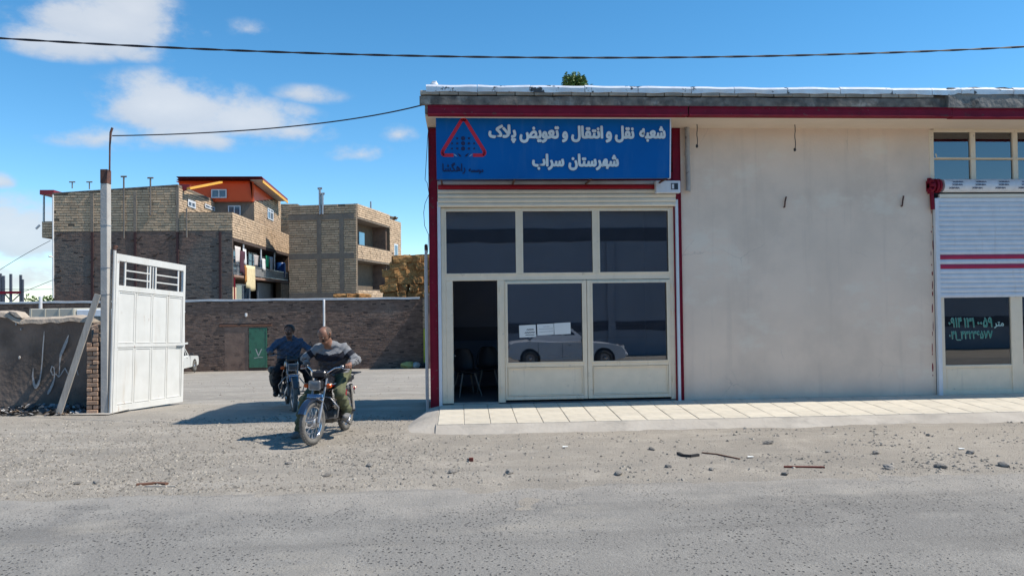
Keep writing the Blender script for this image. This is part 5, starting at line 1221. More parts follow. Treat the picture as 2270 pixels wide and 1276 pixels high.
c1 = on_z(1032, 868, PAVZ); chair(on_y(1034, 800, 14.35).x, 14.35, R(200), 'black shell chair with pale legs just inside the open door')
chair(on_y(1082, 800, 14.9).x, 14.9, R(180), 'black shell chair further back inside the open door')
dk = thing('desk', 'plain brown desk standing behind the papered shop window', 'desk', (on_y(1250, 800, 14.5).x, 14.5, PAVZ + .02))
da, db = on_y(1195, 793, 14.4), on_y(1300, 793, 14.4)
MB().bbox((da.x, 14.4, da.z - .03), (db.x, 15.0, da.z), .006).build('desk_top', mat('desk_wood', (.42, .24, .12), None, .5, 8), dk)
for x in (da.x + .02, db.x - .06): MB().box((x, 14.42, PAVZ + .021), (x + .04, 14.98, da.z - .03)).build('side_panel', brownw, dk)
MB().box((da.x + .06, 14.45, PAVZ + .2), (db.x - .06, 14.47, da.z - .03)).build('front_panel', brownw, dk)

# ================================================================== VEHICLES
def car_wheel(p, x, y, r, side):
    w = MB().torus((x, y, r), (0, 1, 0), r * .76, r * .24, 28, 10, 1.2).build('wheel', tyre_m, p, smooth=True)
    MB().lathe((x, y - .05, r), (0, 1, 0), [(0, r * .5), (.0, r * .58), (.10, r * .58), (.10, r * .5)], 20).build('rim', alu, w)
    MB().lathe((x, y + side * .05, r), (0, side, 0), [(0, r * .26), (.02, r * .2), (.03, .02)], 14).build('hub_cap', chrome, w)
def puffy(mb, prof, w, e=.05, k=.965):
    cx = sum(p[0] for p in prof) / len(prof); cz = sum(p[1] for p in prof) / len(prof)
    def ring(y, s): return [(cx + (x - cx) * (1 - (1 - s) * .35), y, cz + (z - cz) * s) for x, z in prof]
    mb.loft([ring(-w, k), ring(-w + e, 1), ring(w - e, 1), ring(w, k)])
def vehicle(name, lab, cat, m4, paint, pickup):
    v = thing(name, lab, cat, world=False, mat4=m4)
    if pickup: prof = [(-2.15, .35), (-2.15, .78), (-.55, .80), (-.5, .86), (.62, .90), (.7, .90), (1.95, .82), (2.05, .74), (2.1, .55), (2.05, .32), (1.75, .28), (-1.9, .28)]
    else: prof = [(-2.12, .38), (-2.15, .62), (-2.08, .86), (-1.95, .92), (-1.3, .95), (-1.2, .93), (.7, .90), (.85, .90), (1.6, .80), (1.95, .70), (2.12, .55), (2.1, .32), (1.8, .24), (-1.9, .25)]
    b = MB(); puffy(b, prof, .80); b.build('body', paint, v, smooth=True, auto=28)
    # greenhouse
    if pickup: lo, hi = (-.52, .66), (-.40, .28); zb_, zt_ = .85, 1.40
    else: lo, hi = (-1.35, .78), (-.75, .20); zb_, zt_ = .92, 1.40
    g = MB(); rings = []
    for z, s in ((zb_, 0), (zb_ + .12, .2), (zt_ - .08, .86), (zt_ - .02, .97), (zt_, 1.18)):
        xa_, xb_ = lo[0] + (hi[0] - lo[0]) * s, lo[1] + (hi[1] - lo[1]) * s; w = .74 - .15 * s
        rings.append([(xa_, -w, z), (xb_, -w, z), (xb_ + .05, 0, z + (.02 if z == zt_ else 0)), (xb_, w, z), (xa_, w, z), (xa_ - .04, 0, z + (.02 if z == zt_ else 0))])
    g.loft(rings); cab = g.build('cabin', paint, v, smooth=True, auto=30)
    gl_m = mat('car_glass', (.02, .025, .03), None, .06, spec=.9)
    for sy in (-1, 1):
        def sp_(x, s): return (x, sy * (.74 - .15 * s + .006), zb_ + .0 + (zt_ - .02 - zb_) * s)
        mid = (lo[0] + lo[1]) / 2 + .1
        segs = [(mid + .04, lo[1] - .16, mid + .04, hi[1] - .02)] if pickup else []
        if pickup: segs.append((lo[0] + .1, mid - .04, hi[0] + .06, mid - .04))
        else: segs = [(mid + .04, lo[1] - .26, mid + .04, hi[1] - .04), (lo[0] + .5, mid - .04, hi[0] + .16, mid - .04)]
        for a, b_, c, d in segs:
            MB().add([sp_(a, .16), sp_(b_, .16), sp_(d, .82), sp_(c, .82)], [(0, 1, 2, 3)]).build('side_window', gl_m, cab)
    for (xl_, xh_, sgn, nm) in ((lo[1], hi[1], 1, 'windscreen'), (lo[0], hi[0], -1, 'rear_window')):
        pts = [(xl_ + (xh_ - xl_) * s + sgn * (.058), y * (.66 - .14 * s), zb_ + (zt_ - zb_ - .02) * s) for s, y in ((.12, -1), (.12, 1), (.84, 1), (.84, -1))]
        MB().add(pts, [(0, 1, 2, 3)]).build(nm, gl_m, cab)
    for x in (-1.35, 1.35):
        for sy in (-1, 1):
            MB().lathe((x, sy * .803, .31), (0, sy, 0), [(0, .37), (.004, .365)], 24).build('wheel_arch', black_rub, v); car_wheel(v, x, sy * .76, .30, sy)
    for sy in (-1, 1):
        MB().bbox((2.0, sy * .50 - .13, .56), (2.09, sy * .50 + .13, .70), .03).build('headlight', mat('lamp_glass', (.7, .72, .72), None, .1), v)
        MB().bbox((-2.17, sy * .6 - .1, .6), (-2.1, sy * .6 + .1, .78), .02).build('tail_light', red_sh, v)
        MB().bbox((.52, sy * .80, .92), (.62, sy * .98, 1.04), .02).build('mirror', black_m, v)
        MB().bbox((.0, sy * .807 - .006, .80), (.14, sy * .807 + .006, .825), .005).build('door_handle', chrome, v)
        dl_ = MB(); 
        for x in ((-.45, .62) if pickup else (-1.05, -.2, .72)): dl_.box((x, sy * .802, .34), (x + .012, sy * .8045, .88))
        dl_.build('door_seam', black_rub, v)
    MB().bbox((2.06, -.78, .38), (2.18, .78, .50), .03).build('bumper', chrome if pickup else paint, v); MB().bbox((-2.2, -.78, .38), (-2.1, .78, .52), .03).build('bumper', chrome if pickup else paint, v)
    MB().bbox((2.07, -.34, .56), (2.10, .34, .70), .02).build('grille', black_m, v)
    if pickup:
        bd = MB()
        for sy in (-1, 1): bd.bbox((-2.1, sy * .78 - .03, .78), (-.6, sy * .78 + .03, 1.06), .01)
        bd.bbox((-2.13, -.75, .78), (-2.08, .75, 1.06), .01); bd.bbox((-.62, -.75, .78), (-.57, .75, 1.06), .01); bd.build('load_bed', paint, v)
        for x in (-2.05, -.72):
            for sy in (-1, 1): MB().bar((x, sy * .74, 1.06), (x, sy * .74, 1.56), .05).build('rack_post', paint, v)
        rk = MB(); 
        for sy in (-1, 1): rk.bar((-2.1, sy * .74, 1.58), (.35, sy * .74, 1.58), .06, .09)
        for x in (-2.05, -1.4, -.72, .3): rk.bar((x, -.74, 1.56), (x, .74, 1.56), .05)
        rk.build('roof_rack', paint, v)
    return v
pk = gnd(441, 823); hx = Vector((-.03, 1, 0)).normalized()
front = on_y(441, 823, 43.6); ctr = front - hx * 2.1 - Vector((hx.y, -hx.x, 0)) * .8
def frame4(loc, h): return Matrix.Translation(loc) @ Matrix(((h.x, -h.y, 0, 0), (h.y, h.x, 0, 0), (0, 0, 1, 0), (0, 0, 0, 1)))
vehicle('pickup_truck', 'old white pickup with roof rack parked in the yard behind the gate', 'pickup', frame4((ctr.x, ctr.y, gz(ctr.x, ctr.y)), hx), car_white, True)
# the saloon parked on the road side behind the viewer; only its reflection shows in the glass
vy = 2 * FY + .7; vx = (on_y(1122, 770, vy).x + on_y(1397, 770, vy).x) / 2
vehicle('saloon_car', 'pale grey saloon car parked across the street, mirrored in the shop glass', 'car', frame4((vx, 2 * FY - vy - 1.0, gz(0, 2 * FY - vy - 1.0)+.03), Vector((1, 0, 0))), car_silver, False)
# buildings across the street behind the viewer (mirrored in the glass)
op = thing('opposite_building', 'plain grey rendered building across the street, mirrored in the shop glass', 'building', (2, -9, -.55))
MB().box((-45, -16, -.6), (70, -9, 6.2)).build('wall', mat('opposite_render', (.36, .38, .43), (.32, .34, .39), .9, .5), op)
MB().box((-45, -8.998, .55), (70, -8.98, 1.0)).build('dado', dark_band, op); MB().box((-45, -8.998, 4.75), (70, -8.97, 5.35)).build('fascia', dark_band, op)
for x in (-9, -3.2, 6.8, 13): MB().bbox((x, -9.05, -.5), (x + .35, -8.9, 4.7), .02).build('pilaster', mat('opposite_render', (.3, .3, .3)), op)
MB().box((-45.2, -16.2, 6.2), (70.2, -8.7, 6.35)).build('roof', cement, op)

# ------------------------------------------------------------------ motorcycles
orange_l = mat('orange_lens', (.62, .10, .012), None, .25); grip_m = mat('grip_red', (.30, .03, .03), None, .6)
tank_m = mat('tank_black', (.014, .014, .018), None, .18, coat=.6); seat_m = mat('seat_vinyl', (.018, .018, .02), None, .55)
lens_m = mat('headlamp_glass', (.17, .18, .19), (.13, .14, .15), .1, 8, spec=.8)
plate_m = mat('enamel_blue', (.08, .22, .42), (.06, .17, .36), .4, 5)
engine_m = mat('engine_alloy', (.13, .125, .12), (.07, .068, .065), .6, 12, metal=.4, bump=.004, bscale=40)
def motorcycle(name, lab, m4, steer, dress):
    B = thing(name, lab, 'motorcycle', world=False, mat4=m4)
    FXW, RXW, WR = .63, -.60, .295
    piv = Vector((.52, 0, 0)); Rz = Matrix.Rotation(steer, 3, 'Z')
    def S_(p): return piv + Rz @ (Vector(p) - piv)
    def Sd(p): return Rz @ Vector(p)
    def wheel(c, ax):
        w = MB().torus(c, ax, .257, .040, 44, 10, .95).build('wheel', tyre_m, B, smooth=True); w['label'] = 'dusty spoked wheel'
        tread = MB(); a = Vector(ax).normalized(); u = Vector((0, 0, 1)); x = a.cross(u).normalized(); y = a.cross(x)
        for k in range(40):
            t_ = 6.2832 * k / 40; d = x * math.cos(t_) + y * math.sin(t_); tg_ = -x * math.sin(t_) + y * math.cos(t_); p = Vector(c) + d * .2965; tread.bar(p - a * .026 + tg_ * .006, p + a * .026 - tg_ * .006, .018, .008, up=d)
        tread.build('tread', tyre_m, w)
        MB().torus(c, ax, .218, .014, 40, 8, 1.5).build('rim', chrome, w, smooth=True)
        MB().lathe(Vector(c) - a * .06, ax, [(0, .02), (0, .045), (.012, .062), (.03, .066), (.09, .066), (.108, .062), (.12, .045), (.12, .02)], 20).build('hub', alu, w, smooth=True, auto=40)
        sp_ = MB()
        for k in range(32):
            t_ = 6.2832 * k / 32; s_ = 1 if k % 2 else -1; t2 = t_ + (.5 if k % 4 < 2 else -.5)
            p0 = Vector(c) + (x * math.cos(t2) + y * math.sin(t2)) * .058 + a * .045 * s_; p1 = Vector(c) + (x * math.cos(t_) + y * math.sin(t_)) * .212; sp_.tube([p0, p1], .0032, 4, cap=False)
        sp_.build('spokes', alu, w); return w
    wheel(S_((FXW, 0, WR)), Sd((0, 1, 0))); wheel(Vector((RXW, 0, WR)), (0, 1, 0))
    for sy in (-1, 1):
        lo_, md_, hi_ = S_((FXW, sy * .088, WR)), S_((FXW - .09, sy * .088, .52)), S_((FXW - .23, sy * .088, .88))
        f = MB(); f.tube([lo_, md_], [.024, .024], 12); f.build('fork_leg', alu if dress else engine_m, B, smooth=True, auto=40)
        f = MB(); f.tube([md_, hi_], .0165, 10); f.build('fork_tube', alu, B, smooth=True, auto=40)
        ind = S_((FXW - .14, sy * .175, .785))
        l_ = MB().bbox(ind + Vector((-.03, -.035, -.030)), ind + Vector((.03, .035, .030)), .014).build('indicator', orange_l, B); MB().tube([ind, S_((FXW - .17, sy * .09, .785))], .009, 8).build('stalk', black_m, l_)
    # fender
    fe = MB(); rings = []
    for k in range(17):
        t_ = R(28 + 150 * k / 16); rr = .335; w = .058
        ctr_ = lambda yy, rad: S_((FXW + rad * math.cos(t_), yy, WR + rad * math.sin(t_)))
        rings.append([ctr_(-w, rr - .03), ctr_(-w * .8, rr), ctr_(0, rr + .014), ctr_(w * .8, rr), ctr_(w, rr - .03), ctr_(w * .75, rr - .006), ctr_(0, rr + .008), ctr_(-w * .75, rr - .006)])
    fe.loft(rings); fe.build('front_fender', mat('fender_dark_chrome', (.17, .20, .25), (.12, .14, .18), .2, 4, metal=.9) if dress else mat('fender_dark', (.06, .06, .065), None, .4), B, smooth=True, auto=50)
    st = MB(); st.tube([S_((FXW - .12, -.10, .56)), S_((FXW + .02, -.075, .645)), S_((FXW + .02, .075, .645)), S_((FXW - .12, .10, .56))], .008, 6); st.build('fender_stay', chrome, B)
    # headlamp, bracket plate, clocks
    hl = MB(); c = S_((FXW - .10, 0, .80)); ax = Sd((1, 0, -.05)); yv = Sd((0, 1, 0)); zv = Vector((0, 0, 1))
    hl.loft([[c + ax * d + yv * (wy * q_[0]) + zv * (wz_ * q_[1]) for q_ in ((-1, -.75), (-.8, -1), (.8, -1), (1, -.75), (1, .75), (.8, 1), (-.8, 1), (-1, .75))] for d, wy, wz_ in ((-.12, .05, .04), (-.06, .078, .056), (.04, .088, .063), (.05, .088, .063))]); hlo = hl.build('headlight', black_m, B, smooth=True, auto=40)
    MB().loft([[c + ax * d + yv * (wy * q_[0]) + zv * (wz_ * q_[1]) for q_ in ((-1, -.8), (-.85, -1), (.85, -1), (1, -.8), (1, .8), (.85, 1), (-.85, 1), (-1, .8))] for d, wy, wz_ in ((.049, .077, .053), (.058, .073, .049), (.066, .05, .034))]).build('lens', lens_m if dress else mat('dim_lens', (.07, .075, .08), None, .15), hlo, smooth=True, auto=40)
    MB().loft([[c + ax * d + yv * (wy * q_[0]) + zv * (wz_ * q_[1]) for q_ in ((-1, -.8), (-.85, -1), (.85, -1), (1, -.8), (1, .8), (.85, 1), (-.85, 1), (-1, .8))] for d, wy, wz_ in ((.044, .091, .066), (.054, .089, .064))]).build('bezel', alu, hlo)
    c2 = S_((FXW - .22, 0, .935)); cl_ = MB()
    for sy in (-1, 1): cl_.lathe(c2 + yv * (.052 * sy) - ax * .02 - zv * .02, (Sd((-.5, 0, .85))), [(0, .03), (.01, .048), (.06, .05), (.065, .046)], 16)
    cl_.bbox(c2 + Vector((-.05, -.105, -.05)), c2 + Vector((.07, .105, .015)), .015); cl_.build('instrument_cluster', black_m, B)
    if dress: MB().bbox(c2 + Vector((.02, -.10, -.045)), c2 + Vector((.085, .10, .05)), .02).build('visor', mat('smoke_screen', (.03, .03, .035), None, .25), B)
    pb = S_((FXW - .065, 0, .655)); m_ = MB(); m_.bar(pb - yv * .115, pb + yv * .115, .028, .040); m_.bar(pb - yv * .115 - zv * .05, pb + yv * .115 - zv * .05, .02, .02); m_.build('fork_bridge', plate_m if dress else chrome, B)
    if not dress: q_ = S_((FXW + .0, 0, .60)); MB().bbox(q_ + Vector((-.01, -.075, -.055)), q_ + Vector((.01, .075, .055)), .008).build('number_plate', plate_m, B)
    # handlebar
    def bar_pt(sy): return [S_((.41, sy * .03, .94)), S_((.42, sy * .11, .955)), S_((.38, sy * .20, 1.02)), S_((.31, sy * .28, 1.03)), S_((.235, sy * .40, 1.02))]
    hb = MB(); hb.tube(list(reversed(bar_pt(-1))) + bar_pt(1), .011, 8); hb.build('handlebar', chrome if dress else black_m, B, smooth=True, auto=50)
    G = {}
    for sy in (-1, 1):
        a, b = Vector(bar_pt(sy)[3]), Vector(bar_pt(sy)[4]); d = (b - a).normalized(); g = MB(); g.tube([b - d * .115, b + d * .004], .0175, 10); g.tube([b + d * .004, b + d * .012], [.023, .021], 10); g.build('grip', grip_m if (dress and sy < 0) else black_rub, B, smooth=True, auto=40)
        G[sy] = (b - d * .06, d)
        lv_ = MB(); q_ = a + Vector((.03, 0, -.01)); lv_.tube([q_, q_ + d * .05 + Vector((.045, 0, -.01)), b + Sd((.06, 0, -.02)) - d * .01], .006, 6); lv_.build('lever', alu, B)
        if dress: 
            cb_ = MB(); cb_.tube([a, a + Vector((.10, -.02 * sy, -.03)), S_((FXW - .12, sy * .06, .86)), S_((FXW - .16, sy * .03, .70))], .005, 6); cb_.build('control_cable', black_rub, B)
            cb_ = MB(); cb_.bbox(a - Vector((.02, .025, .02)), a + Vector((.025, .025, .025)), .01); cb_.build('switch_block', alu if sy > 0 else black_m, B)
    # tank, seat, side covers
    def sect(x, w, z0, z1): return [(x, w * a, z0 + (z1 - z0) * b) for a, b in ((-.35, 0), (-.9, .12), (-1, .45), (-.85, .8), (-.4, .98), (0, 1), (.4, .98), (.85, .8), (1, .45), (.9, .12), (.35, 0))]
    tk = MB(); tk.loft([sect(.40, .05, .74, .86), sect(.37, .095, .70, .89), sect(.28, .135, .68, .925), sect(.15, .14, .68, .92), sect(.02, .115, .69, .87), (sect(-.06, .09, .70, .82))]); tko = tk.build('fuel_tank', tank_m, B, smooth=True, auto=60)
    for sy in (-1, 1):
        for (z0, z1, mm) in ((.78, .80, sign_white), (.755, .775, sign_red)):
            p = [(.33, .122, z0), (.15, .1455, z0 - .01), (.02, .122, z0 - .02), (.02, .122, z1 - .02), (.15, .1455, z1 - .01), (.33, .122, z1)]
            MB().prism([(x, sy * y, z) for x, y, z in p], (0, sy * .004, 0)).build('stripe', mm if dress else alu, tko)
        MB().prism([(-.08, sy * .105, .48), (-.30, sy * .105, .50), (-.34, sy * .105, .64), (-.10, sy * .105, .66)], (0, sy * .02, 0)).build('side_cover', mat('cover_red', (.30, .012, .02), None, .3) if dress else black_m, B)
    MB().lathe((.14, 0, .915), (0, 0, 1), [(0, .035), (.02, .034), (.026, .02)], 16).build('filler_cap', chrome, tko)
    se = MB(); se.loft([sect(.0, .08, .74, .80), sect(-.08, .12, .72, .815), sect(-.30, .13, .72, .805), sect(-.50, .135, .735, .82), sect(-.68, .12, .75, .835), sect(-.74, .07, .76, .80)]); se.build('seat', seat_m, B, smooth=True, auto=60)
    rf_ = MB(); rings = []
    for k in range(13):
        t_ = R(35 + 120 * k / 12); rr = .35; w = .07
        cc = lambda yy, rad: (RXW - rad * math.cos(t_) * 1.0, yy, WR + .03 + rad * math.sin(t_)); rings.append([cc(-w, rr - .03), cc(-w * .8, rr), cc(w * .8, rr), cc(w, rr - .03), cc(w * .7, rr - .008), cc(-w * .7, rr - .008)])
    rf_.loft(rings); rf_.build('rear_fender', alu, B, smooth=True, auto=50)
    tlm = MB().bbox((-.94, -.04, .56), (-.89, .04, .62), .012).build('tail_light', red_sh, B)
    for sy in (-1, 1): l_ = MB().bbox((-.93, sy * .055 - .015, .60), (-.88, sy * .055 + .015, .63), .012).build('indicator', orange_l, B)
    rk = MB()
    for sy in (-1, 1): rk.tube([(-.50, sy * .13, .74), (-.62, sy * .14, .845), (-.95, sy * .13, .845), (-.95, 0, .845)], .009, 6)
    for x in (-.7, -.8, -.9): rk.tube([(x, -.13, .845), (x, .13, .845)], .007, 6)
    rk.build('rear_rack', black_m, B)
    # frame, engine, exhaust
    fm = MB(); fm.tube([(.40, 0, .84), (.33, 0, .62), (.26, 0, .32), (.12, 0, .24), (-.25, 0, .24)], .018, 8); fm.tube([(.38, 0, .82), (-.05, 0, .70), (-.72, 0, .72)], .018, 8)
    for sy in (-1, 1): fm.tube([(-.20, sy * .08, .70), (-.27, sy * .08, .36), (RXW, sy * .09, WR)], .015, 8); fm.tube([(-.50, sy * .11, .70), (RXW - .01, sy * .11, WR)], .018, 8)
    fm.build('frame', black_m, B)
    for sy in (-1, 1): sh = MB(); sh.tube([(-.50, sy * .125, .70), (RXW, sy * .125, WR + .03)], [.03, .03], 10); sh.build('shock_absorber', chrome, B)
    en = MB(); en.bbox((-.20, -.13, .22), (.20, .13, .42), .05); en.lathe((-.06, -.155, .33), (0, 1, 0), [(0, .09), (.02, .115), (.29, .115), (.31, .09)], 18); en.lathe((.12, -.15, .32), (0, 1, 0), [(0, .07), (.02, .09), (.28, .09), (.30, .07)], 18); en.build('engine_case', engine_m, B, smooth=True, auto=40)
    fi = MB()
    for k in range(7): z = .43 + .028 * k; fi.bbox((.04 + .01 * k, -.085, z), (.20 + .01 * k, .085, z + .012), .004)
    fi.bbox((.07, -.06, .41), (.22, .06, .66), .02); fi.build('cylinder', engine_m, B)
    ex = MB(); ex.tube([(.24, -.03, .52), (.31, -.06, .46), (.30, -.12, .30), (.18, -.155, .21), (-.20, -.165, .20)], .019, 10); ex.tube([(-.20, -.165, .20), (-.28, -.17, .21), (-.88, -.18, .29)], [.022, .042, .042], 14); ex.build('exhaust', chrome, B, smooth=True, auto=40)
    cr_ = MB(); 
    for sy in (-1, 1): cr_.tube([(.33, 0, .62), (.33, sy * .12, .60), (.30, sy * .23, .46), (.26, sy * .20, .32), (.24, 0, .29)], .011, 8)
    cr_.build('crash_bar', alu, B, smooth=True, auto=50)
    pg = MB(); pg.tube([(-.02, -.27, .285), (-.02, .27, .285)], .014, 8); pg.tube([(-.05, .17, .285), (.16, .17, .26), (.17, .22, .26)], .008, 6); pg.tube([(.0, -.17, .285), (.14, -.17, .24), (.15, -.21, .24)], .008, 6); pg.build('footrest', black_rub, B)
    pg = MB(); pg.tube([(-.36, -.24, .33), (-.36, .24, .33)], .012, 8); pg.build('pillion_footrest', black_rub, B)
    ss = MB(); ss.tube([(-.08, .12, .25), (-.32, .17, .13)], .012, 6); ss.build('side_stand', black_m, B)
    chn = MB(); chn.bbox((-.62, .10, .24), (-.10, .125, .36), .03); chn.build('chain_guard', black_m, B)
    return B, G
hd1 = Vector((-.20, -.98, 0)).normalized()
fw = on_z(696, 985, .01); c1_ = Vector((fw.x, fw.y, 0)) - hd1 * .63
M1 = frame4((c1_.x, c1_.y, .012), hd1)
bike1, G1 = motorcycle('motorcycle', 'black motorcycle with red tank stripe and square headlamp ridden out through the gateway', M1, R(-9), True)
hd2 = Vector((.30, -.95, 0)).normalized()
fw = on_z(651, 912, 0); c2_ = Vector((fw.x, fw.y, 0)) - hd2 * .63
M2 = frame4((c2_.x, c2_.y, .0), hd2)
bike2, G2 = motorcycle('motorcycle', 'dark dusty motorcycle with a blue plate and saddlebag following in the yard', M2, R(2), False)

# ------------------------------------------------------------------ riders: one skinned surface each, grown from tapered limbs
def surface_nets(D, org, h):
    s = D < 0
    c = np.zeros(tuple(n_ - 1 for n_ in D.shape), np.int8); nx_, ny_, nz_ = c.shape
    sl = lambda A, i, j, k: A[i:i + nx_, j:j + ny_, k:k + nz_]
    for i in (0, 1):
        for j in (0, 1):
            for k in (0, 1): c += sl(s, i, j, k)
    act = (c > 0) & (c < 8); I = np.argwhere(act); idx = -np.ones(c.shape, np.int32); idx[act] = np.arange(len(I))
    P = np.zeros((len(I), 3)); N = np.zeros(len(I)); cor = [(i, j, k) for i in (0, 1) for j in (0, 1) for k in (0, 1)]
    for a in cor:
        for ax in range(3):
            if a[ax]: continue
            b = list(a); b[ax] = 1; da = D[tuple((I + a).T)]; db = D[tuple((I + b).T)]; m = (da < 0) != (db < 0); t_ = np.where(m, da / np.where(m, da - db, 1), 0)
            q = np.array(a, float)[None] + t_[:, None] * (np.array(b, float) - np.array(a, float))[None]; P += q * m[:, None]; N += m
    V = (I + P / N[:, None]) * h + org
    Fq = []
    for ax in range(3):
        o1, o2 = [(1, 2), (2, 0), (0, 1)][ax]; d = [0, 0, 0]; d[ax] = 1
        A = s[:D.shape[0] - d[0], :D.shape[1] - d[1], :D.shape[2] - d[2]]; Bq = s[d[0]:, d[1]:, d[2]:]; E_ = np.argwhere(A != Bq); sg = A[tuple(E_.T)]
        def sh(u, v): q = E_.copy(); q[:, o1] -= u; q[:, o2] -= v; return idx[tuple(q.T)]
        Q = np.stack([sh(0, 0), sh(1, 0), sh(1, 1), sh(0, 1)], 1); Q[~sg] = Q[~sg][:, ::-1]; Fq.append(Q)
    return V, np.concatenate(Fq)
def sdf_mesh(name, prims, mats, pick, h=.0085, wr=0.0085, parent=None, smooth_it=1):
    pts = np.array([p for q in prims for p in (q[0], q[1])]); rr = max(max(q[2], q[3]) for q in prims) + .05
    lo = pts.min(0) - rr; n_ = np.ceil((pts.max(0) + rr - lo) / h).astype(int); D = np.full(n_, 1e3, np.float32); best = np.full(n_, 1e3, np.float32); ID = np.zeros(n_, np.int16)
    for i, (a, b, ra, rb, k, mt_) in enumerate(prims):
        a, b = np.array(a, float), np.array(b, float); r_ = max(ra, rb) + abs(k) + 4 * h
        i0 = np.maximum(((np.minimum(a, b) - r_ - lo) / h).astype(int), 0); i1 = np.minimum(((np.maximum(a, b) + r_ - lo) / h).astype(int) + 2, n_)
        S3 = tuple(slice(p, q) for p, q in zip(i0, i1)); ax = [lo[d] + np.arange(i0[d], i1[d]) * h for d in range(3)]
        X, Y, Z = np.meshgrid(*ax, indexing='ij', sparse=True); ba = b - a; L2 = max(ba @ ba, 1e-9)
        t_ = np.clip(((X - a[0]) * ba[0] + (Y - a[1]) * ba[1] + (Z - a[2]) * ba[2]) / L2, 0, 1)
        d = np.sqrt((X - a[0] - t_ * ba[0]) ** 2 + (Y - a[1] - t_ * ba[1]) ** 2 + (Z - a[2] - t_ * ba[2]) ** 2) - (ra + (rb - ra) * t_)
        if wr and mt_ >= 10: d = d + wr * (np.sin(X * 29 + Z * 47 + 2.5 * np.sin(Y * 17)) * .8 + np.sin(Y * 53 - Z * 61 + 2 * np.sin(X * 27)) * .6 + np.sin(Z * 97 + X * 38 + 2 * np.sin(Y * 41)) * .3)
        sub = D[S3]
        if k < 0: D[S3] = np.maximum(sub, -d); continue
        hh = np.clip(.5 + .5 * (sub - d) / k, 0, 1); D[S3] = sub * (1 - hh) + d * hh - k * hh * (1 - hh)
        up = d < best[S3]; best[S3][up] = d[up]; ID[S3][up] = i
    V, Fq = surface_nets(D, lo, h)
    ctr_ = V[Fq].mean(1); gi = np.clip(np.round((ctr_ - lo) / h).astype(int), 0, n_ - 1); pid = ID[tuple(gi.T)]
    me = bpy.data.meshes.new(name); me.from_pydata(V.tolist(), [], Fq.tolist())
    for m_ in mats: me.materials.append(m_)
    me.polygons.foreach_set('material_index', pick(pid, ctr_)); me.polygons.foreach_set('use_smooth', [True] * len(Fq))
    o = bpy.data.objects.new(name, me)
    if smooth_it:
        md = o.modifiers.new('smooth', 'SMOOTH'); md.iterations = smooth_it; md.factor = .5
    return link(o, parent)
skin_m = mat('skin', (.25, .122, .078), (.20, .098, .062), .55, 9, bump=.001); skin2 = mat('skin_dark', (.17, .085, .055), (.14, .07, .045), .55, 9)
hair_m = mat('dark_hair', (.025, .018, .015), (.04, .03, .025), .7, 60, bump=.004, bscale=120); hair_g = mat('cropped_hair', (.11, .075, .06), (.075, .055, .045), .8, 60, bump=.003, bscale=150)
def lerp(a, b, t_): return tuple(np.array(a) * (1 - t_) + np.array(b) * t_)
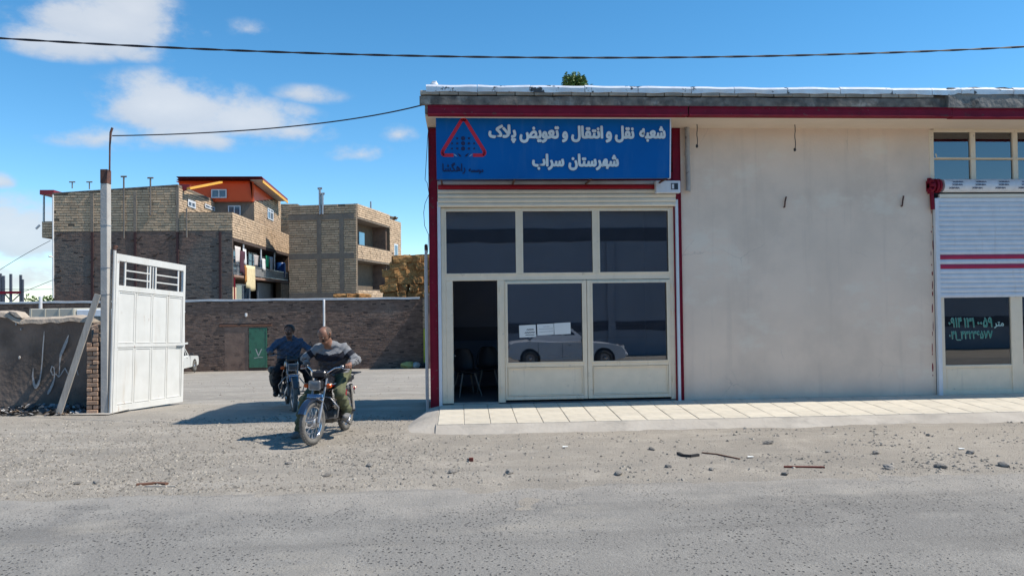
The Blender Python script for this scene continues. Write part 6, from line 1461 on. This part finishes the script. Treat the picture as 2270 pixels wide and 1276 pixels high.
def rider(m4, lab, J, G, mats, hat, stripes, bk=1.0):
    """J: joint positions in the motorcycle's own frame. material ids: 0 skin 1 hair, 10.. cloth"""
    P = []
    def c(a, b, ra, rb, k=.03, m=10): P.append((tuple(a), tuple(b), ra, rb, k, m))
    hip, chest, neck = [np.array(J[k], float) for k in ('hip', 'chest', 'neck')]
    lat = np.array(J.get('lat', (0, 1, 0)), float)
    c(hip - lat * .085, hip + lat * .085, .125, .125, .04, 11)
    bel = lerp(hip, chest, .45); bel = np.array(bel)
    c(bel - lat * .08, bel + lat * .08, .125 * bk, .125 * bk, .06); c(hip + lat * .05, bel + lat * .05, .12 * bk, .12 * bk, .05); c(hip - lat * .05, bel - lat * .05, .12 * bk, .12 * bk, .05)
    c(chest - lat * .10, chest + lat * .10, .125 * bk, .125 * bk, .06)
    c(bel, chest, .13 * bk, .13 * bk, .05)
    for s_ in (-1, 1):
        sh = np.array(J['sh'][s_]); el = np.array(J['el'][s_]); wr_ = np.array(J['wr'][s_])
        c(neck - (0, 0, .0), sh, .050, .056, .05); c(chest + lat * s_ * .08, sh, .10, .065, .05)
        c(sh, el, .064 * bk, .054 * bk, .03, 12); c(el, lerp(el, wr_, .85), .056 * bk, .044, .02, 13); c(lerp(el, wr_, .72), lerp(el, wr_, .88), .047, .045, .012, 13)
        c(lerp(el, wr_, .8), wr_, .029, .027, .01, 0)
        kn = np.array(J['kn'][s_]); an = np.array(J['an'][s_]); to = np.array(J['to'][s_])
        c(hip + lat * s_ * .09, kn, .098, .075, .05, 11); c(kn, lerp(kn, an, .45), .074, .070, .03, 11); c(lerp(kn, an, .45), lerp(kn, an, .93), .070, .072, .03, 11)
        c(lerp(kn, an, .85), an, .045, .042, .015, 2)
        hl_ = an + (an - np.array(lerp(an, to, 1))) * .18; c(np.array(hl_) - (0, 0, .045), lerp(an, to, .55) - np.array((0, 0, .035)), .042, .046, .02, 2); c(lerp(an, to, .45) - np.array((0, 0, .04)), to, .046, .034, .02, 2)
        # hand closed on the grip: palm, four fingers, thumb
        g, d = np.array(G[s_][0]), np.array(G[s_][1]); fwd = np.array((1, 0, 0.)) - d * d[0]; fwd /= np.linalg.norm(fwd); up = np.cross(fwd, d) * s_; up = up / np.linalg.norm(up); up = up if up[2] > 0 else -up
        palm = g - fwd * .030 + up * .024
        c(wr_, palm, .026, .028, .02, 0); c(palm - d * .028, palm + d * .028, .021, .019, .012, 0)
        for q_, L_ in ((-.036, .92), (-.012, 1.0), (.012, .96), (.035, .82)):
            k0 = g + d * q_ - fwd * .012 + up * .031; k1 = g + d * q_ + fwd * .026 * L_ + up * .026; k2 = g + d * q_ + fwd * .033 * L_ - up * .004; k3 = g + d * q_ + fwd * .014 - up * .030
            c(k0, k1, .0112, .0102, .004, 0); c(k1, k2, .0102, .0095, .004, 0); c(k2, k3, .0095, .0085, .004, 0)
        t0 = palm - d * .035 - up * .012; t1 = g - d * .055 - up * .012 - fwd * .012; t2 = g - d * .050 - up * .026 + fwd * .012
        c(t0, t1, .0135, .012, .008, 0); c(t1, t2, .012, .0095, .004, 0)
    hc = np.array(J['head'], float); f = np.array(J['face'], float); f /= np.linalg.norm(f); l = np.cross((0, 0, 1), f); l /= np.linalg.norm(l); u = np.cross(f, l)
    c(neck - np.array((0, 0, .03)), hc - u * .06 - f * .015, .058, .052, .03, 0)
    c(hc - f * .022 + u * .025, hc + f * .012 + u * .030, .084, .080, .02, 0)
    c(hc + f * .02 - u * .01, hc + f * .045 - u * .075, .066, .042, .04, 0); c(hc + f * .068 - u * .092 - l * .012, hc + f * .068 - u * .092 + l * .012, .022, .022, .025, 0)
    c(hc + f * .088 + u * .022 - l * .03, hc + f * .088 + u * .022 + l * .03, .014, .014, .014, 0)
    c(hc + f * .092 + u * .010, hc + f * .112 - u * .030, .010, .0155, .012, 0)
    for s_ in (-1, 1):
        c(hc + f * .058 - u * .022 + l * s_ * .042, hc + f * .05 - u * .03 + l * s_ * .048, .022, .02, .02, 0)
        c(hc + l * s_ * .083 - u * .022 - f * .012, hc + l * s_ * .089 + u * .018 - f * .018, .0135, .017, .008, 0)
        e_ = hc + f * .098 + u * .004 + l * s_ * .033; P.append((tuple(e_), tuple(e_ + f * .01), .0125, .0125, -.01, 0))
    P.append((tuple(hc + f * .099 - u * .061 - l * .02), tuple(hc + f * .099 - u * .061 + l * .02), .006, .006, -.01, 0))
    c(hc + f * .090 - u * .049 - l * .024, hc + f * .090 - u * .049 + l * .024, .0135, .0135, .006, 1)
    mid = np.array([q[5] for q in P]); body_axis = (np.array(J['neck']) - hip); bl_ = np.linalg.norm(body_axis); body_axis = body_axis / bl_
    A_ = [np.array(q[0]) for q in P]; Bv = [np.array(q[1]) for q in P]
    def pick(pid, ctr_):
        m = mid[pid]; out = np.zeros(len(pid), int); tt = (ctr_ - hip) @ body_axis / bl_
        out[m == 1] = 1; out[m == 2] = 2; out[m == 11] = 3
        tors = m == 10; out[tors] = 4
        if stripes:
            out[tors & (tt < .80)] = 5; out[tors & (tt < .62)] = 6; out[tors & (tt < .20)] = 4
        for i in range(len(P)):
            if mid[i] in (12, 13):
                sel = pid == i
                ba = Bv[i] - A_[i]; t_ = ((ctr_[sel] - A_[i]) @ ba) / (ba @ ba); o_ = np.full(sel.sum(), 4)
                if stripes:
                    if mid[i] == 12: o_[(t_ > .42) & (t_ < .72)] = 5
                    else: o_[((t_ > .25) & (t_ < .33)) | ((t_ > .48) & (t_ < .56))] = 5; o_[(t_ > .9)] = 4
                out[sel] = o_
        out[tors & (tt > 1.0)] = 4
        return out
    o = sdf_mesh('person', P, mats, pick); tag(o, lab, 'person'); o.matrix_world = m4
    # hair as a thin shell over the scalp, eyes as small balls in their sockets
    H = []
    if hat == 'cropped': H = [(tuple(hc - f * .028 + u * .012), tuple(hc - f * .010 + u * .016), .0955, .091, .02, 0)]
    else: H = [(tuple(hc - f * .026 + u * .030), tuple(hc + f * .006 + u * .037), .0965, .092, .02, 0), (tuple(hc - f * .06 - u * .03), tuple(hc - f * .05 + u * .02), .05, .06, .03, 0)]
    for s_ in (-1, 1):
        e_ = hc + f * .086 + u * .004 + l * s_ * .033; MBs = MB(); MBs.lathe(Vector(e_) - Vector(f) * .011, f, [(0, .004), (.004, .009), (.011, .0115), (.018, .009), (.0215, .004)], 10); eo = MBs.build('eye', mat('eye_white', (.55, .52, .48), None, .3), o, smooth=True)
        MB().lathe(Vector(e_) + Vector(f) * .0095, f, [(0, .0055), (.0025, .004)], 10).build('iris', hair_m, eo)
        MB().bar(Vector(hc + f * .1005 + u * .026 + l * s_ * .014), Vector(hc + f * .091 + u * .027 + l * s_ * .05), .008, .009).build('eyebrow', hair_m, o)
    ho = sdf_mesh('hair', H, [hair_m if hat != 'cropped' else hair_g], lambda p_, q_: np.zeros(len(p_), int), h=.007, wr=0, parent=o)
    # trim the shell to the hair line
    import bmesh
    bm = bmesh.new(); bm.from_mesh(ho.data)
    kill = [v for v in bm.verts if (np.array(v.co) - hc) @ f > (.050 if hat != 'cropped' else .028) + .35 * max(0, (np.array(v.co) - hc) @ u - .02) or ((np.array(v.co) - hc) @ u < -.005 and (np.array(v.co) - hc) @ f > -.005) or (np.array(v.co) - hc) @ u < -.075]
    bmesh.ops.delete(bm, geom=kill, context='VERTS'); bm.to_mesh(ho.data); bm.free()
    return o
def near(g, back=.085, up=.035, dy=0): return tuple(np.array(g) + np.array((-back, dy, up)))
cot = lambda n_, a, b=None: mat(n_, a, b, .95, 18, bump=.003, bscale=160)
g1 = {s_: (tuple(G1[s_][0]), tuple(G1[s_][1])) for s_ in (-1, 1)}
J1 = dict(hip=(-.20, .02, .90), chest=(.0, .03, 1.17), neck=(.10, .015, 1.355), lat=(-.06, .998, 0), head=(.195, -.012, 1.475), face=(.80, -.22, -.52),
          sh={-1: (.04, -.165, 1.265), 1: (.0, .205, 1.265)}, el={-1: (.10, -.335, 1.14), 1: (.05, .405, 1.11)}, wr={-1: near(g1[-1][0], .085, .04), 1: near(g1[1][0], .075, .045, .015)},
          kn={-1: (.14, -.33, .54), 1: (.24, .22, .66)}, an={-1: (.05, -.46, .10), 1: (-.02, .24, .36)}, to={-1: (.20, -.50, .035), 1: (.17, .27, .31)})
grey_knit = cot('grey_knit', (.23, .235, .245), (.17, .175, .185)); navy_knit = cot('navy_knit', (.010, .012, .022)); slate_shade_knit = cot('slate_shade_knit', (.05, .055, .07), (.035, .04, .052))  # last knit: navy of the lower sweater with its shade put into the colour
olive = cot('olive_trousers', (.115, .125, .068), (.085, .092, .052)); shoe1 = mat('grey_shoe', (.20, .20, .20), (.13, .13, .13), .7, 20)
p1 = rider(M1, 'person in grey striped sweater and olive trousers riding the front motorcycle, looking down', J1, g1, [skin_m, hair_m, shoe1, olive, grey_knit, navy_knit, slate_shade_knit], 'cropped', True, 1.14)
g2_ = {s_: (tuple(G2[s_][0]), tuple(G2[s_][1])) for s_ in (-1, 1)}
J2 = dict(hip=(-.26, 0, .87), chest=(-.18, 0, 1.13), neck=(-.125, 0, 1.315), lat=(0, 1, 0), head=(-.065, -.005, 1.43), face=(.95, -.45, -.05),
          sh={-1: (-.14, -.195, 1.21), 1: (-.14, .195, 1.21)}, el={-1: (-.05, -.36, 1.08), 1: (-.05, .36, 1.08)}, wr={-1: near(g2_[-1][0]), 1: near(g2_[1][0])},
          kn={-1: (.18, -.25, .70), 1: (.18, .27, .68)}, an={-1: (.02, -.25, .34), 1: (.06, .36, .38)}, to={-1: (.19, -.29, .28), 1: (.25, .45, .30)})
blue_knit = cot('blue_sweater', (.062, .092, .145), (.05, .075, .12)); blackt = cot('black_trousers', (.014, .014, .017))
p2 = rider(M2, 'person in blue sweater and black trousers riding the dusty motorcycle behind', J2, g2_, [skin2, hair_m, mat('black_shoe', (.02, .02, .02), None, .5), blackt, blue_knit, blue_knit, blue_knit], 'short', False, 1.06)
# the second motorcycle's side bag
sb = thing('saddlebag', 'bulging grey saddlebag slung beside the rear wheel of the dusty motorcycle', 'bag', world=False, mat4=M2)
bg_ = MB(); rings = []
for k in range(8):
    t_ = k / 7; s_ = math.sin(math.pi * (.12 + .76 * t_)) ** .5; rings.append([(-.50 + .19 * s_ * math.cos(a), -.26 + .085 * s_ * math.sin(a), .36 + .36 * t_ + .015 * math.sin(a * 3 + k)) for a in np.linspace(0, 6.283, 15)[:-1]])
bg_.loft(rings); bg_.build('bag_body', cot('bag_canvas', (.075, .08, .075), (.05, .052, .05)), sb, smooth=True)
MB().bar((-.50, -.18, .74), (-.50, -.355, .55), .04, .006).build('strap', black_rub, sb); MB().bbox((-.66, -.36, .62), (-.34, -.17, .735), .03).build('flap', cot('bag_flap', (.10, .105, .10)), sb)

# ================================================================== LOOSE STONES AND LITTER
def stones(zone, n_, smin, smax, seed):
    rnd = random.Random(seed); mb = MB(); k = 0; V = []; Fv = []
    while k < n_:
        r_ = zone(rnd)
        if r_ is None: continue
        x, y, wgt = r_; k += 1; s = smin * (smax / smin) ** (rnd.random() ** 2.4); z = (gzr(x, y) if y > 8.0 else gz(x, y) + .024); a = rnd.random() * 6.28; ca, sa = math.cos(a), math.sin(a); o = len(V)
        for (px_, py_, pz_) in ((1, 0, 0), (.1, .9, .1), (-1, .1, -.1), (0, -.9, .05), (.25, .15, .62), (-.3, -.1, .55)):
            px_ *= rnd.uniform(.7, 1.2); py_ *= rnd.uniform(.6, 1.1); pz_ *= rnd.uniform(.7, 1.2); V.append((x + s * (px_ * ca - py_ * sa), y + s * (px_ * sa + py_ * ca), z + s * pz_ - s * .06))
        Fv += [(o, o + 1, o + 4), (o + 1, o + 2, o + 5), (o + 1, o + 5, o + 4), (o + 2, o + 3, o + 5), (o + 3, o, o + 4), (o + 3, o + 4, o + 5)]
    mb.v = V; mb.f = Fv; mb.mi = [0] * len(Fv); return mb
def z_entry(r):
    y = 8.05 + (r.random() ** 1.1) * 5.4; x = r.uniform(-8.5, .6)
    d = (mnoise.noise(Vector((x * .7, y * .9, 3))) * .5 + .5) ** 1.6; dn = 1.15 - min(1, abs(y - 9.8) / 4.5) * .6 - max(0, x + 1.2) * .5 - .07 * abs(x + 2.6)
    if x > XL - .3 and y > 11.1: return None
    return (x, y, 1) if r.random() < dn * d * 1.5 else None
stones(z_entry, 22000, .007, .036, 1).build('gravel', gravel_m, kind='stuff')['label'] = 'loose grey gravel spread across the gateway'
RUB = [(gnd(*p).x, gnd(*p).y) for p in ((1770, 1015), (2110, 1012), (2060, 1035), (2160, 1030))]
def z_verge(r):
    x = r.uniform(-.5, 9.5); y = 8.02 + r.random() ** 1.4 * 3.1; d = mnoise.noise(Vector((x * .8, y * 1.3, 9))) * .5 + .5
    for (cx, cy) in RUB: d = max(d, 1.1 - .9 * math.hypot(x - cx, (y - cy) * 2))
    return (x, y, 1) if r.random() < d ** 2.2 * 1.3 else None
stones(z_verge, 3600, .006, .040, 2).build('verge_stones', gravel_m, kind='stuff')['label'] = 'scattered small stones on the dirt verge'
def z_road(r):
    x = r.uniform(-7, 8); y = r.uniform(4.6, 8.1); d = mnoise.noise(Vector((x * .6, y * .8, 19))) * .5 + .5
    return (x, y, 1) if r.random() < d ** 3 * 1.6 else None
stones(z_road, 7000, .0025, .009, 3).build('road_grit', mat('dark_grit', (.20, .195, .185), (.13, .127, .12), .95, 9, island=.4), kind='stuff')['label'] = 'fine dark grit lying on the asphalt'
def z_yard(r):
    x = r.uniform(-13, -.6); y = r.uniform(13.5, 30)
    return (x, y, 1) if r.random() < (mnoise.noise(Vector((x * .5, y * .4, 29))) * .5 + .5) ** 2 else None
stones(z_yard, 900, .01, .05, 4).build('yard_stones', gravel_m, kind='stuff')['label'] = 'scattered stones on the yard floor'
import bmesh
def rock_mesh(s):
    bm = bmesh.new(); bmesh.ops.create_icosphere(bm, subdivisions=2, radius=1)
    for v in bm.verts: v.co = v.co * (1 + .45 * mnoise.noise(v.co * 1.3 + Vector((s * 5, 0, 0)))); v.co.z *= .62
    me = bpy.data.meshes.new('rock'); bm.to_mesh(me); bm.free(); me.materials.append(rock_m); return me
rks = [rock_mesh(s) for s in range(4)]
for k, (px, py, s) in enumerate(((1002, 1048, .06), (1130, 1050, .075), (1365, 943, .075), (1445, 996, .055), (1370, 1053, .07), (1482, 1036, .055), (1703, 984, .075), (1942, 1005, .065), (1971, 1040, .085), (2058, 967, .05), (2085, 1036, .08), (2225, 1032, .09), (2150, 1005, .07),
                                 (820, 1035, .07), (725, 1056, .06), (1043, 1020, .045), (1740, 1054, .05), (1577, 1042, .05), (1836, 1000, .05), (640, 1030, .05), (170, 1072, .05), (215, 1070, .05))):
    p = gnd(px, py); o = bpy.data.objects.new('rock', rks[k % 4]); COL.objects.link(o); o.location = (p.x, p.y, gzr(p.x, p.y) + s * .25); s *= .8; o.scale = (s * random.uniform(.8, 1.2), s * .8, s * .75); o.rotation_euler = (random.uniform(-.2, .2), random.uniform(-.2, .2), random.random() * 6)
    tag(o, 'fist sized grey rock lying on the dirt verge by the road', 'rock', 'rocks on the verge')
def litter(name, lab, cat, pts, w, h, m):
    P = [gnd(*p) for p in pts]; mb = MB()
    for a, b in zip(P[:-1], P[1:]):
        a = Vector((a.x, a.y, gzr(a.x, a.y) + h * .55)); b = Vector((b.x, b.y, gzr(b.x, b.y) + h * .6)); mb.bar(a, b, w, h)
    return tag(mb.build(name, m), lab, cat)
litter('rubber_strip', 'curved strip of black rubber lying on the dirt verge', 'rubber strip', [(1503, 1007), (1513, 1012), (1530, 1013), (1549, 1011)], .035, .028, black_rub)
litter('stick', 'long thin dry stick lying beside the black rubber strip', 'stick', [(1556, 1004), (1590, 1008), (1640, 1018)], .015, .015, brownw)
litter('rusty_rod', 'short rust red metal rod lying at the road edge', 'rod', [(1738, 1037), (1828, 1038)], .022, .02, mat('bright_rust', (.20, .05, .035), None, .8))
litter('wood_scrap', 'splintered dark wood scrap at the road edge before the gateway', 'wood scrap', [(302, 1075), (345, 1071), (370, 1073)], .05, .02, brownw)
litter('wood_scrap', 'thin flat pale strip of wood beside the splintered scrap', 'wood scrap', [(322, 1078), (390, 1078)], .025, .012, wood_m)
litter('brick_fragment', 'small broken red brick lying on the verge before the shop', 'brick fragment', [(1040, 1021), (1049, 1021)], .04, .04, mat('bright_rust', (.2, .05, .03)))
litter('leaf_scrap', 'dry brown scrap lying on the asphalt', 'scrap', [(1744, 1236), (1768, 1239)], .03, .006, mat('dry_leaf', (.28, .17, .09), None, .9))
for px, py in ((1664, 1015), (2132, 996), (1253, 992)):
    p = gnd(px, py); mb = MB(); mb.add([(p.x - .04, p.y - .02, gzr(p.x, p.y) + .010), (p.x + .03, p.y - .025, gzr(p.x, p.y) + .012), (p.x + .04, p.y + .02, gzr(p.x, p.y) + .010), (p.x - .03, p.y + .025, gzr(p.x, p.y) + .016)], [(0, 1, 2), (0, 2, 3)])
    o = mb.build('paper_scrap', paper_m); o.modifiers.new('thick', 'SOLIDIFY').thickness = .004; tag(o, 'crumpled scrap of white paper on the dirt verge', 'paper', 'paper scraps on the verge')
# trash heap by the mud wall
hp = MB(); rnd = random.Random(4)
for k in range(420):
    x = rnd.gauss(on_y(95, 880, WY - .5).x, .75); y = rnd.uniform(WY - .95, WY - .05); s = rnd.uniform(.02, .075); z = gzr(x, y) + max(0, .14 - .2 * abs(y - WY + .3)) * rnd.random()
    if x > bx0 - .12: continue
    a = rnd.random() * 6.28; d = Vector((math.cos(a), math.sin(a), rnd.gauss(0, .4))) * s; e = Vector((-math.sin(a), math.cos(a), rnd.gauss(0, .5))) * s * .7; c = Vector((x, y, z + .02)); hp.cur = rnd.choice((0, 0, 0, 1, 1, 2, 3)); hp.add([c - d - e, c + d - e * .8, c + d * .9 + e, c - d * .7 + e], [(0, 1, 2), (0, 2, 3)])
o = hp.build('litter_heap', [mat('dark_litter', (.05, .048, .05), (.09, .085, .08), .9, 9), mat('grey_litter', (.28, .28, .29), None, .8, 9), mat('pale_litter', (.55, .56, .57), None, .7, 9), mat('brown_litter', (.16, .11, .07), None, .9, 9)], kind='stuff'); o['label'] = 'heap of dark litter along the foot of the mud wall'
# sacks by the far wall
for k, (px, py, s, m_, lab) in enumerate(((905, 803, .42, mat('yellow_sack', (.48, .46, .16), None, .8, 4), 'yellowish filled sack slumped against the brick yard wall'), (922, 806, .36, mat('white_sack', (.52, .52, .47), None, .8, 4), 'off white sack beside the yellowish one at the wall'), (936, 808, .32, black_rub, 'black rubbish sack by the yellow post'))):
    p = on_y(px, py, WFY - .7); bm = bmesh.new(); bmesh.ops.create_icosphere(bm, subdivisions=3, radius=s)
    for v in bm.verts: v.co += v.co.normalized() * s * .3 * mnoise.noise(v.co * 4 + Vector((k * 4, 0, 0))); v.co.z *= .5
    me = bpy.data.meshes.new('filled_sack'); bm.to_mesh(me); bm.free(); me.materials.append(m_); me.polygons.foreach_set('use_smooth', [True] * len(me.polygons)); o = bpy.data.objects.new('filled_sack', me); COL.objects.link(o); o.location = (p.x, WFY - .7, gz(0, WFY - .7) + s * .42); tag(o, lab, 'sack')
# roof rubble on the right
p = on_y(2048, 186, EY + .5)
for k in range(3):
    o = bpy.data.objects.new('rock', rks[k]); COL.objects.link(o); o.location = (p.x + .05 + .07 * k - .07, EY + .45, zt + .03 + .02 * (k == 1)); o.scale = (.07, .06, .09); tag(o, 'rough grey lump of rubble resting on the shop roof edge', 'rubble', 'rubble on the roof edge')
for o in WORLD_EMPTIES: del o['_w']
